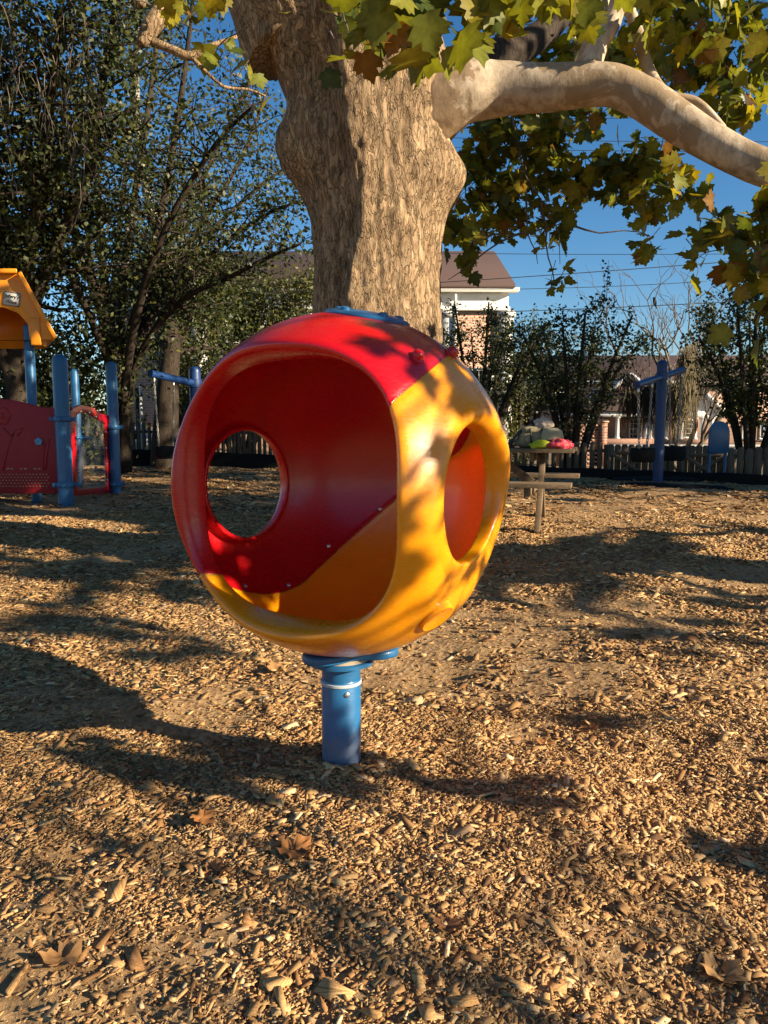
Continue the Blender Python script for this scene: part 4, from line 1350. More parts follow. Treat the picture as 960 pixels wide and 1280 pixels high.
# gates with X bracing, then the wide board fence at the right edge
def gate(label, a, b, zt, seed):
    a, b = Vector(a), Vector(b)
    tv = (b - a).normalized(); nv = Vector((tv.y, -tv.x, 0)); L = (b - a).length
    t = thing('wooden_gate', label, 'gate', (a.x, a.y, -.42), 'cross braced gates in the fence')
    rnd = random.Random(seed)
    mb = MB(); s = .07
    while s < L - .05:
        w_ = .15
        p = a + tv * s
        h = zt + rnd.uniform(-.015, .015)
        mb.prism([(-w_ / 2, -.36), (w_ / 2, -.36), (w_ / 2, h - .03), (w_ / 2 - .03, h), (-w_ / 2 + .03, h), (-w_ / 2, h - .03)], p - nv * .02, tv, (0, 0, 1), -nv, .02)
        s += .165
    mb.build('board_panel', M['fence_wood'], t)
    mb = MB()
    lo, hi = -.1, zt - .22
    for (p, q) in (((.05, lo), (L - .05, lo)), ((.05, hi), (L - .05, hi)), ((.05, -.3), (.05, hi)), ((L - .05, -.3), (L - .05, hi))):
        A = a + tv * p[0] + Vector((0, 0, p[1])); B_ = a + tv * q[0] + Vector((0, 0, q[1]))
        mb.beam(A + nv * .004, B_ + nv * .004, .035, .09, up=(0, 0, 1) if p[1] == q[1] else tuple(tv))
    mb.build('gate_frame', M['fence_tan'], t)
    for (p, q, o_) in (((.08, lo), (L - .08, hi), .030), ((.08, hi), (L - .08, lo), .055)):
        mb = MB()
        A = a + tv * p[0] + Vector((0, 0, p[1])); B_ = a + tv * q[0] + Vector((0, 0, q[1]))
        mb.beam(A + nv * o_, B_ + nv * o_, .022, .085)
        mb.build('brace', M['fence_tan'], t)
gate('X braced wooden gate left of the blue swing post', fp(760, 19.4), fp(819, 18.9), .74, 4)
gate('X braced wooden gate behind the blue arched panel', fp(852, 18.6), fp(912, 17.9), .72, 5)
picket_fence('picket_fence', 'narrow run of dark pickets between the two wooden gates', [fp(822, 18.9), fp(849, 18.65)], lambda f: .74, -.42, .17, .13, M['fence_wood'], 6)
picket_fence('picket_fence', 'wide board fence at the right edge beside the crape myrtle', [fp(915, 17.7), fp(985, 16.8), fp(1080, 15.6)], lambda f: .70 + .02 * f, -.42, .2, .165, M['fence_tan'], 3)

# ------------------------------------------------------------------ swing sets
def swing_frame(name, label, base, h, r, beam_a, beam_b, mat):
    t = thing(name, label, 'swing set', base)
    b = Vector(base)
    mb = MB()
    mb.lathe([(r, -.4), (r, h - r), (r * .94, h - r * .55), (r * .72, h - r * .18), (r * .3, h), (.003, h)], b, 24)
    mb.build('post', mat, t, smooth=True, angle=50)
    mb = MB(); rb = r * .62
    a, c = Vector(beam_a), Vector(beam_b)
    mb.tube([a, a.lerp(c, .5), c], rb, 16)
    mb.build('beam', mat, t, smooth=True, angle=50)
    mid = Vector((b.x, b.y, a.lerp(c, .5).z))
    mb = MB(); mb.lathe([(r * 1.0, -rb * 1.2), (r * 1.16, -rb * 1.1), (r * 1.16, rb * 1.1), (r * 1.0, rb * 1.2)], mid, 20)
    mb.build('clamp', mat, t, smooth=True, angle=40)
    return t
sb = G(822, 606)
SP_D = sb.y
ba, bb = P(800, 483, SP_D - .9), P(857, 461, SP_D + .7)
ba, bb = P(799, 481, SP_D - 1.15), P(857, 462, SP_D + 1.15)
mid_ = (ba + bb) / 2
d_ = Vector((sb.x, sb.y, 0)) - Vector((mid_.x, mid_.y, 0)); ba += d_; bb += d_
swing_frame('swing_frame', 'blue T shaped swing post standing right of the picnic table', sb, P(828, 450, SP_D).z, .102, ba, bb, M['blue_far'])
lb = G(247, 592)
la, lc = P(195, 466, lb.y - 1.6), P(300, 490, lb.y + 1.2)
lb_m = la.lerp(lc, .5)
swing_frame('swing_frame', 'bright blue swing beam and post seen left of the ball', (lb.x, lb.y, 0), P(245, 458, lb.y).z, .14, la + Vector((lb.x - lb_m.x, lb.y - lb_m.y, 0)) , lc + Vector((lb.x - lb_m.x, lb.y - lb_m.y, 0)), M['blue_far'])

def chain(mb, a, b, ln=.06, r=.008):
    a, b = Vector(a), Vector(b); L = (b - a).length; n = int(L / (ln * .8)); d = (b - a) / n
    u = d.orthogonal().normalized(); v = d.normalized().cross(u)
    for k in range(n):
        c = a + d * (k + .5); w_ = u if k % 2 else v
        pts = []
        for q in range(9):
            t_ = 2 * math.pi * q / 8
            pts.append(c + d.normalized() * (ln * .5 * math.cos(t_)) + w_ * (ln * .26 * math.sin(t_)))
        m3 = MB(); m3.tube(pts, r, 4, caps=False); mb.add(m3.V[0], m3.F)

def bucket_swing(label, a, b, seat_c, sz, first=None):
    """a,b: hanger points; bucket seat of black rubber with two leg holes"""
    t = thing('bucket_swing', label, 'swing', seat_c, 'black bucket swings')
    c = Vector(seat_c)
    ax = (Vector(b) - Vector(a)); ax.z = 0; ax.normalize(); ay = Vector((-ax.y, ax.x, 0))
    Mx = Matrix((ax, ay, Vector((0, 0, 1)))).transposed()
    outer = [(.17, .0), (.20, .05), (.21, .14), (.205, .22), (.19, .235), (.178, .22), (.175, .14), (.15, .06), (.11, .035)]
    mb = MB(); mb.lathe([(rr * sz, zz * sz) for rr, zz in [(.06, .0)] + outer + [(.02, .03)]], c, 24, Mx)
    mb.build('seat', M['rubber'], t, smooth=True, angle=50)
    for e, sgn in ((a, -1), (b, 1)):
        r_ = MB(); chain(r_, e, c + ax * (.19 * sz * sgn) + Vector((0, 0, .23 * sz)), .075, .009)
        r_.build('chain', M['chain'], t, smooth=True)
        r_ = MB(); r_.tube([Vector(e) + Vector((0, 0, .16)), Vector(e) + Vector((0, 0, .03)), Vector(e)], [.022, .026, .016], 8)
        r_.build('hanger', M['steel'], t, smooth=True)
def beam_pt(a, b, f, drop): p = Vector(a).lerp(Vector(b), f); return p - Vector((0, 0, drop))
LA, LC = la + Vector((lb.x - lb_m.x, lb.y - lb_m.y, 0)), lc + Vector((lb.x - lb_m.x, lb.y - lb_m.y, 0))
h1, h2 = beam_pt(LA, LC, .04, .2), beam_pt(LA, LC, .25, .2)
sc_ = (h1 + h2) / 2; sc_.z = .42
bucket_swing('black bucket swing hanging on the left beam, in front of the picket fence', h1, h2, sc_, 1.25)
h1, h2 = beam_pt(ba, bb, .03, .17), beam_pt(ba, bb, .30, .17)
sc_ = (h1 + h2) / 2; sc_.z = .50
bucket_swing('black bucket swing hanging left of the right swing post', h1, h2, sc_, 1.15)
h1, h2 = beam_pt(ba, bb, .68, .17), beam_pt(ba, bb, .97, .17)
sc_ = (h1 + h2) / 2; sc_.z = .46
bucket_swing('black bucket swing hanging right of the right swing post, before the gates', h1, h2, sc_, 1.3)

# worn rubber mats under the right swings
for lab, x0, x1, y, D0 in (('long black rubber mat lying at the foot of the right swing post', 776, 905, 609, 1), ('shorter black rubber mat lying just behind the right swing post', 764, 870, 600.5, 1)):
    a, b = G(x0, y), G(x1, y + 3)
    n = 24; mb = MB(); rows = []
    for k in range(n + 1):
        p = a.lerp(b, k / n)
        for w_, z in ((-.33, -.06), (-.30, .05), (0, .085), (.30, .05), (.33, -.06)):
            e = 1 - .25 * (abs(k / n * 2 - 1) ** 8)
            y_ = p.y + w_ * e
            rows.append((p.x, y_, gz1(p.x, y_) + z * e))
    i = np.arange(n)[:, None] * 5 + np.arange(4)[None]
    mb.add(rows, np.stack([i, i + 1, i + 6, i + 5], -1).reshape(-1, 4)[:, ::-1])
    o = mb.build('rubber_mat', M['rubber'], smooth=True)
    setp(o, lab, 'mat', 'rubber mats under the swings')

# blue arched play panel on two legs
pb = G(897, 596); pb.y += .2
pb = Vector((P(897, 590, 16.6).x, 16.6, 0))
pt = thing('activity_board', 'blue round topped panel on two thin legs near the right fence', 'play panel', pb)
k_ = 1 / FPX * 16.7
outl = [(-13.5, 0)] + [(-13.5 , 20)] + [(-13 * math.cos(a), 24 + 13 * math.sin(a)) for a in np.linspace(.1, math.pi - .1, 16)] + [(13.5, 20), (13.5, 0), (10, -3), (-10, -3)]
z0 = P(897, 564, 16.6).z
mb = MB(); mb.prism([(x * k_, y * k_) for x, y in outl], (pb.x, pb.y - .02, z0), (1, .12, 0), (0, 0, 1), (-.12, 1, 0), .05)
mb.build('panel', M['blue'], pt, bevel=.012)
inl = [(x * .93, y) for x, y in outl]
for s in (-1, 1):
    mb = MB(); x = pb.x + s * 10.5 * k_
    mb.lathe([(.032, -.3), (.032, z0 + .35), (.02, z0 + .38)], (x, pb.y + .05 + s * .03, 0), 14)
    mb.build('leg', M['blue'], pt, smooth=True, angle=40)

# ------------------------------------------------------------------ picnic table
tc = Vector((1.93, 9.4, 0))
ta = Vector((-.96, .28, 0)).normalized(); tx = Vector((.28, .96, 0)).normalized()
TZ = .93; BZ = .565
right_end, left_end = .40, -2.1      # along -ta from the leg frame: right end sticks out
pic = thing('picnic_table', 'weathered wooden picnic table with attached benches, half hidden by the ball', 'picnic table', tc)
def tp(al, cr, z): return tc + ta * al + tx * cr + Vector((0, 0, z))
mb = MB()
for k in range(5):
    cr = -.40 + k * .20
    mb.beam(tp(-right_end + .012 * (k % 2), cr, TZ - .022), tp(2.1 - .01 * (k % 3), cr, TZ - .022), .19, .045)
mb.build('tabletop', M['table_wood'], pic, bevel=.004)
for s, nm in ((-1, 'bench'), (1, 'bench')):
    mb = MB()
    for k in range(2):
        mb.beam(tp(-right_end - .02 * (s > 0), s * (.88 + .085 * (2 * k - 1)), BZ - .025), tp(2.1, s * (.88 + .085 * (2 * k - 1)), BZ - .025), .15, .05)
    mb.build('bench', M['table_wood'], pic, bevel=.004)
for al in (0.0, 1.72):
    for s in (-1, 1):
        mb = MB(); mb.beam(tp(al + .03 * s, s * .16, TZ - .05), tp(al + .03 * s, s * .80, -.03), .13, .06, up=tuple(ta))
        mb.build('leg', M['table_wood'], pic, bevel=.003)
    mb = MB(); mb.beam(tp(al + .085, -1.0, BZ - .105), tp(al + .085, 1.0, BZ - .105), .045, .11)
    mb.build('bench_support', M['table_wood'], pic, bevel=.003)
    mb = MB(); mb.beam(tp(al + .085, -.42, TZ - .10), tp(al + .085, .42, TZ - .10), .045, .10)
    mb.build('top_support', M['table_wood'], pic, bevel=.003)
    mb = MB(); d_ = 1 if al < 1 else -1
    mb.beam(tp(al + .11 * d_, 0, BZ - .06), tp(al + .62 * d_, 0, TZ - .05), .05, .09)
    mb.build('brace', M['table_wood'], pic, bevel=.003)

# things left on the table
def crumple(name, label, cat, c, sz, mat, seed, amp=.35, squash=.0, rz=0.0, group=None):
    mb = MB(); mb.sphere((0, 0, 0), 1.0, 40, 26)
    V = mb.V[0]
    k = 1 + amp * fbm(V * 1.7 + seed, 3, seed)[:, None] + amp * .35 * fbm(V * 5 + seed, 2, seed + 3)[:, None]
    V = V * k
    V[:, 2] = np.where(V[:, 2] < -.55, -.55, V[:, 2]) + .55
    R = np.array(Matrix.Rotation(rz, 3, 'Z'))
    mb.V[0] = (V * np.array(sz)) @ R.T + np.array(c)
    o = mb.build(name, mat, smooth=True)
    setp(o, label, cat, group)
    return o
def table_px(px, cr): 
    """point on the table top under photo column px"""
    best = min(np.linspace(-.4, 2, 241), key=lambda al: abs((tp(al, cr, TZ).x / (tp(al, cr, TZ).y * CP + (CAM_H - TZ) * SP)) * FPX + 480 - px))
    return tp(best, cr, TZ + .001)
clothm = {}
clothm['lime'] = plain('lime_cloth', (.50, .55, .02), .8, .15, 12, bmp=.3)
clothm['tan'] = plain('tan_canvas', (.33, .27, .16), .85, .2, 10, bmp=.4)
clothm['pale'] = plain('pale_cloth', (.50, .40, .32), .9, .2, 8, bmp=.3)
clothm['cap'] = plain('khaki_cap_cloth', (.42, .37, .22), .9, .15, 14, bmp=.3)
# red cloth with pale checks
m, n, b, o_ = newmat('red_check_cloth')
ck = n.nodes.new('ShaderNodeTexChecker'); ck.inputs['Scale'].default_value = 26
ck.inputs['Color1'].default_value = (.55, .015, .04, 1); ck.inputs['Color2'].default_value = (.62, .10, .12, 1)
n.links.new(coords(n), ck.inputs['Vector']); n.links.new(ck.outputs[0], b.inputs['Base Color']); b.inputs['Roughness'].default_value = .85
clothm['red'] = m
# backpack: body, pocket, strap, top fold
c0 = table_px(667, -.05)
bagr = thing('backpack', 'tan backpack slumped on the picnic table with a dark loop strap', 'backpack', c0)
mb = MB(); mb.sphere((0, 0, 0), 1, 36, 24)
V_ = mb.V[0]; V_ = np.sign(V_) * np.abs(V_) ** .8
V_ = V_ * (1 + .16 * fbm(V_ * 2.2, 3, 5)[:, None]); V_[:, 2] = np.maximum(V_[:, 2], -.85) + .85
mb.V[0] = V_ * np.array((.19, .13, .135)) + np.array(c0) + np.array((-.02, 0, 0))
mb.build('body', clothm['tan'], bagr, smooth=True)
mb = MB(); mb.sphere((0, 0, 0), 1, 28, 18)
V_ = mb.V[0]; V_ = V_ * (1 + .14 * fbm(V_ * 2.6, 3, 9)[:, None])
mb.V[0] = V_ * np.array((.15, .06, .09)) + np.array(c0) + np.array((.02, -.14, .10))
mb.build('pocket', clothm['tan'], bagr, smooth=True)
mb = MB()
mb.tube(smooth_path([c0 + Vector((.14, -.02, .20)), c0 + Vector((.02, -.05, .27)), c0 + Vector((-.14, -.06, .22)), c0 + Vector((-.27, -.06, .08)), c0 + Vector((-.33, -.05, .02)), c0 + Vector((-.24, -.05, .015))], [.03, .032, .03, .028, .026, .022], 6)[0], .026, 8)
mb.build('strap', plain('dark_strap', (.05, .045, .04), .8, .2, 20), bagr, smooth=True)
dk_ = plain('dark_webbing', (.045, .04, .03), .8, .2, 30)
mb = MB(); mb.sphere((0, 0, 0), 1, 32, 20)
V_ = mb.V[0]; V_ = np.sign(V_) * np.abs(V_) ** .85; V_ = V_ * (1 + .08 * fbm(V_ * 3, 2, 15)[:, None])
mb.V[0] = V_ * np.array((.165, .115, .055)) + np.array(c0) + np.array((-.01, -.035, .215))
mb.build('flap', clothm['tan'], bagr, smooth=True)
for sx_b in (-.07, .07):
    mb = MB(); mb.tube(smooth_path([c0 + Vector((sx_b, -.10, .25)), c0 + Vector((sx_b, -.165, .20)), c0 + Vector((sx_b, -.205, .12)), c0 + Vector((sx_b, -.19, .05))], [.011] * 4, 6)[0], .011, 6)
    mb.build('webbing', dk_, bagr, smooth=True)
mb = MB(); mb.tube(smooth_path([c0 + Vector((-.05, 0, .26)), c0 + Vector((-.04, 0, .32)), c0 + Vector((.03, 0, .32)), c0 + Vector((.04, 0, .26))], [.012] * 4, 6)[0], .012, 6)
mb.build('grab_handle', dk_, bagr, smooth=True)
mb = MB(); mb.tube(smooth_path([c0 + Vector((.16, -.02, .10)), c0 + Vector((.19, -.05, .06)), c0 + Vector((.17, -.09, .01))], [.018] * 3, 6)[0], .018, 6)
mb.build('strap', plain('dark_strap', (.05, .045, .04), .8, .2, 20), bagr, smooth=True)
crumple('bundled_cloth', 'pale crumpled cloth heaped on top of the tan backpack', 'cloth', c0 + Vector((.10, -.05, .235)), (.105, .09, .075), clothm['pale'], 12, .75)
# cap resting against the bag
cp_ = table_px(690, -.22)
cap_ = thing('sun_hat', 'khaki hat with a rolled brim lying on the picnic table beside the backpack', 'hat', cp_)
mb = MB(); mb.lathe([(.15, .0), (.14, .05), (.13, .13), (.115, .20), (.07, .235), (.003, .24)], cp_ + Vector((0, 0, .004)), 30)
V_ = mb.V[0]; V_ += .012 * fbm(V_ * 18, 2, 3)[:, None]
mb.build('crown', clothm['cap'], cap_, smooth=True)
mb = MB(); mb.lathe([(.145, .012), (.20, .002), (.205, .008), (.145, .022)], cp_ + Vector((0, 0, .002)), 30)
mb.build('brim', clothm['cap'], cap_, smooth=True)
mb = MB(); mb.lathe([(.141, .052), (.147, .055), (.139, .10), (.130, .102)], cp_ + Vector((0, 0, .004)), 30)
mb.build('hat_band', plain('dark_band', (.03, .035, .05), .8, .3, 40), cap_, smooth=True)
crumple('lime_cloth', 'bright lime green cloth lying on the table front edge', 'cloth', table_px(677, -.36), (.15, .09, .065), clothm['lime'], 21, .4)
crumple('checked_cloth', 'red checked cloth bunched up at the right end of the table', 'cloth', table_px(699, -.32), (.16, .12, .075), clothm['red'], 33, .45, rz=.2)

# ------------------------------------------------------------------ play house at the left
pa = G(83, 632); pB = G(145, 617)
house = thing('play_house', 'red and blue toddler play structure with an orange gabled roof at the left edge', 'play structure', (pa.x, pa.y, 0))
def post(px, base, topy, r):
    D = base[1]
    top = P(px, topy, D).z
    mb = MB(); mb.lathe([(r, -.3), (r, top - r * .9), (r * .93, top - r * .5), (r * .7, top - r * .16), (r * .3, top), (.002, top)], (base[0], base[1], 0), 24)
    return mb.build('post', M['blue'], house, smooth=True, angle=50)
post(83, pa, 443, .112)
post(145, pB, 452, .095)
pc_ = P(99, 600, 15.3); post(99, (pc_.x, 15.3), 461, .08)
pd_ = P(45, 600, 14.6); post(45, (P(45, 600, 12.35).x, 12.35), 405, .078)
pe_ = P(-75, 600, 12.4); post(-75, (pe_.x, 12.4), 405, .09)
def clamp(p, z, r):
    mb = MB(); mb.lathe([(r, z - .04), (r + .025, z - .035), (r + .025, z + .035), (r, z + .04)], (p[0], p[1], 0), 24)
    for a in (.3, 2.2, -1.4, 3.6):
        mb.box((p[0] + (r + .035) * math.cos(a), p[1] + (r + .035) * math.sin(a), z), (.07, .05, .06), a)
    return mb.build('clamp', M['blue'], house, bevel=.006)
for py in (524, 606): clamp(pa, P(83, py, pa.y).z, .112)
for py in (534, 605): clamp(pB, P(145, py, pB.y).z, .095)
# big front panel, from the left edge to the first post
PA = Vector((pa.x - .10, pa.y + .06, 0))
D0 = pa.y + .06
def pz(px, py): return P(px, py, D0).z
o0 = P(0, 560, D0)
pl = []
top = [(-130, 520), (-110, 517), (-80, 506), (-50, 500), (-20, 498), (8, 499), (30, 503), (50, 508.5), (60, 509.5), (68, 508), (74, 508)]
bot = [(74, 617), (-130, 617)]
pl = [(P(x, y, D0).x, P(x, y, D0).z) for x, y in top + bot]
mb = MB(); mb.prism(pl[::-1], (0, D0, 0), (1, 0, 0), (0, 0, 1), (0, 1, 0), .05)
front = mb.build('front_panel', M['panel_red'], house, bevel=.01)
# moulded flower, stems, knob and the row of small holes
mb = MB()
fc = P(2, 520, D0)
for k in range(6):
    a = k * math.pi / 3
    mb.sphere((fc.x + .085 * math.cos(a), D0 - .001, fc.z + .085 * math.sin(a)), .06, 14, 8, (1, .25, 1))
mb.sphere((fc.x, D0 - .006, fc.z), .05, 14, 8, (1, .4, 1))
mb.build('moulded_flower', M['panel_red'], house, smooth=True)
mb = MB()
for pth in ([(4, 535), (14, 545), (18, 540), (10, 560), (4, 588)], [(62, 548), (60, 560), (57, 588)], [(56, 555), (54, 570), (55, 588)], [(20, 538), (30, 534), (22, 545)]):
    mb = MB(); mb.tube([P(x, y, D0) + Vector((0, .002, 0)) for x, y in pth], .011, 6)
    mb.build('moulded_stem', M['panel_red'], house, smooth=True)
kn = P(49, 552, D0)
mb = MB()
for k in range(5):
    a = k * 2 * math.pi / 5 + .3
    mb.sphere((kn.x + .032 * math.cos(a), D0 - .02, kn.z + .032 * math.sin(a)), .03, 12, 8, (1, .8, 1))
mb.build('flower_knob', plastic('light_blue_plastic', (.12, .3, .5), .35), house, smooth=True)
# pierced lattice: rows of lighter raised diamonds
m_hole = plain('lattice_gap', (.40, .22, .13), .8, .2, 10)
mb = MB()
for r_ in range(5):
    for c_ in range(44):
        px = -118 + c_ * 4.2 + (2.1 if r_ % 2 else 0)
        if px > 62: continue
        q = P(px, 593 + r_ * 3.7, D0)
        s_ = .016
        mb.prism([(-s_, 0), (0, -s_ * .8), (s_, 0), (0, s_ * .8)], (q.x, D0 - .001, q.z), (1, 0, 0), (0, 0, 1), (0, -1, 0), .004)
mb.build('lattice', m_hole, house)
mb = MB()
for px in (10, 15, 27, 32, 44, 49):
    q = P(px, 586, D0); mb = MB()
    mb.prism([(-.022, -.012), (.022, -.012), (.022, .012), (-.022, .012)], (q.x, D0 - .001, q.z), (1, 0, 0), (0, 0, 1), (0, -1, 0), .004)
    mb.build('slot', m_hole, house)
# side strip seen behind the first post
mb = MB(); q0, q1 = P(71, 545, pa.y + .5), P(79, 600, pa.y + .5)
mb.box(((q0.x + q1.x) / 2, pa.y + .5, (q0.z + q1.z) / 2), (.14, .04, q0.z - q1.z))
mb.build('side_panel', M['red'], house, bevel=.006)
# arched door frame between the two posts, with a clear window
def lerpx(px):   # point on the line between the two posts at photo column px
    f = (px - 90) / (140 - 90)
    return f
A_ = Vector((pa.x + .10, pa.y + .03, 0)); B_ = Vector((pB.x - .08, pB.y - .03, 0))
ex = (B_ - A_).normalized(); ey = Vector((0, 0, 1)); ez = Vector((-ex.y, ex.x, 0)); Lw = (B_ - A_).length
def dp(px, py):
    f = (px - 90) / 50.0
    D = A_.y + (B_.y - A_.y) * f
    # perspective-correct column on the line
    u = (px - 480) / FPX
    # intersect ray column with line
    best = min(np.linspace(-.1, 1.1, 240), key=lambda t: abs((A_ + (B_ - A_) * t).x / ((A_ + (B_ - A_) * t).y * CP + .6 * SP) - u))
    p = A_ + (B_ - A_) * best
    return (best * Lw, P(px, py, p.y).z)
outer = [(90, 620), (90, 515), (95, 510), (104, 506), (112, 507), (120, 510), (130, 517), (139, 520), (141, 519), (141, 616)]
inner = [(97, 612), (97, 524), (100, 518), (106, 515), (112, 516), (119, 520), (128, 526), (133, 529), (134, 530), (134, 608)]
mb = MB(); mb.ring_prism([dp(*q) for q in outer], [dp(*q) for q in inner], A_, ex, ey, ez, .05)
mb.build('door_frame', M['red'], house, bevel=.008)
gl, gn, gb_, go_ = newmat('clear_panel')
gb_.inputs['Base Color'].default_value = (.9, .92, .93, 1); gb_.inputs['Roughness'].default_value = .05; gb_.inputs['Alpha'].default_value = .05; gb_.inputs['Roughness'].default_value = .3; gb_.inputs['Specular IOR Level'].default_value = .1
mb = MB(); mb.prism([dp(*q) for q in inner], A_ + ez * .022, ex, ey, ez, .006)
mb.build('clear_panel', gl, house)
mb = MB()
for q in ((98.5, 530), (98.5, 548), (98.5, 570), (98.5, 590), (104, 514), (114, 516), (122, 521), (133, 540), (133, 560), (133, 580), (133, 600)):
    x_, z_ = dp(*q); pp = A_ + ex * x_ + ey * z_ - ez * .004
    mb = MB(); mb.sphere(pp, .018, 8, 6)
    mb.build('rivet', M['steel'], house, smooth=True)
x0_, z0_ = dp(95, 547); x1_, z1_ = dp(110, 548)
mb = MB(); mb.tube([A_ + ex * x0_ + ey * z0_ - ez * .03, A_ + ex * x1_ + ey * z1_ - ez * .06], .025, 10)
mb.build('lever', M['blue'], house, smooth=True)
# roof: gable facing the camera, flat clipped ridge
RD = 12.2
def rp(px, py, D=RD): return P(px, py, D)
def q2(px, py): p = P(px, py, RD); return (p.x, p.z)
# gable outline, arch cut through: build as ring (same point counts)
mb = MB()
go = [(-96, 425), (-82, 425), (-38, 343), (-10, 342.5), (21, 343), (52, 397), (66, 425), (52, 425)]
gi = [(-66, 425), (-58, 404), (-42, 391), (-18, 384), (4, 384), (22, 391), (34, 404), (37, 425)]
mb.ring_prism([q2(*q) for q in go][::-1], [q2(*q) for q in gi][::-1], (0, RD, 0), (1, 0, 0), (0, 0, 1), (0, 1, 0), .08)
mb.build('gable', M['orange'], house, bevel=.012)
mb = MB()
DB = 1.6; RV = Vector((-.47, .88, 0))
for (a, b) in (((21, 343), (66, 425)), ((-38, 343), (-96, 425)), ((-38, 343), (21, 343))):
    A0, B0 = Vector((q2(*a)[0], RD, q2(*a)[1])), Vector((q2(*b)[0], RD, q2(*b)[1]))
    dd = (B0 - A0).normalized(); up = Vector((-dd.z, 0, dd.x)); up = up if up.z > 0 else -up
    V_ = [A0 - RV * .12, B0 - RV * .12, B0 + RV * DB, A0 + RV * DB]
    V_ = V_ + [v + up * .07 for v in V_]
    mb.add([list(v) for v in V_], np.array([(0, 1, 2, 3), (7, 6, 5, 4), (0, 4, 5, 1), (1, 5, 6, 2), (2, 6, 7, 3), (3, 7, 4, 0)]))
mb.build('roof', M['orange'], house, bevel=.015)
# back wall of the roof hood, so the arch reads dark inside
mb = MB(); mb.prism([q2(*q) for q in ((-94, 425), (64, 425), (20, 345), (-37, 345))][::-1], RV * (DB - .08) + Vector((0, RD, 0)), (1, 0, 0), (0, 0, 1), (0, 1, 0), .05)
mb.build('rear_gable', M['orange'], house)
for x0, x1 in ((37, 52), (-96, -80)):
    a, b = rp(x0, 397), rp(x1, 432)
    mb = MB(); mb.box(((a.x + b.x) / 2, RD + .10, (a.z + b.z) / 2 - .0), (abs(b.x - a.x), .24, abs(a.z - b.z)))
    mb.build('post_sleeve', M['orange'], house, bevel=.02)
# name plate
sc0 = rp(15, 374); ang = math.radians(-9)
cx_, sx_ = math.cos(ang), math.sin(ang)
mb = MB()
wS, hS = 10.4 / FPX * RD, 8.6 / FPX * RD
def rr_(w_, h_, c, k=5):
    out = []
    for sx, sz, a0 in ((1, 1, 0), (-1, 1, 90), (-1, -1, 180), (1, -1, 270)):
        for q in range(k):
            a = math.radians(a0 + 90 * q / (k - 1))
            out.append((sx * (w_ - c) + c * math.cos(a), sz * (h_ - c) + c * math.sin(a)))
    return out
exs, eys = Vector((cx_, 0, sx_)), Vector((-sx_, 0, cx_))
mb.prism(rr_(wS, hS, .03)[::-1], sc0 - Vector((0, .016, 0)), exs, eys, (0, 1, 0), .014)
plate = mb.build('name_plate', plain('plate_white', (.62, .6, .54), .5, .08, 6), house)
mb = MB(); mb.ring_prism(rr_(wS * .97, hS * .96, .028)[::-1], rr_(wS * .90, hS * .87, .022)[::-1], sc0 - Vector((0, .019, 0)), exs, eys, (0, 1, 0), .002)
black = plain('sign_black', (.02, .02, .02), .6)
mb.build('plate_border', black, plate)
def lettering(txt, size, pos, name):
    cu = bpy.data.curves.new('txt', 'FONT'); cu.body = txt; cu.size = size; cu.align_x = 'CENTER'; cu.align_y = 'CENTER'; cu.extrude = .001; cu.offset = size * .012; cu.shear = .15
    ob = bpy.data.objects.new('txt', cu); COL.objects.link(ob)
    bpy.context.view_layer.update()
    me = bpy.data.meshes.new_from_object(ob.evaluated_get(bpy.context.evaluated_depsgraph_get()))
    Mx = Matrix.Translation(Vector(pos) - Vector(house.location)) @ Matrix((exs, eys, Vector((0, -1, 0)))).transposed().to_4x4()
    me.transform(Mx)
    me.materials.clear(); me.materials.append(black)
    bpy.data.objects.remove(ob)
    o = bpy.data.objects.new(name, me); COL.objects.link(o); o.parent = plate
lettering("Jeffery's", .072, sc0 - Vector((0, .0205, 0)) + eys * .038, 'lettering')
lettering("House", .066, sc0 - Vector((0, .0205, 0)) - eys * .048, 'lettering')

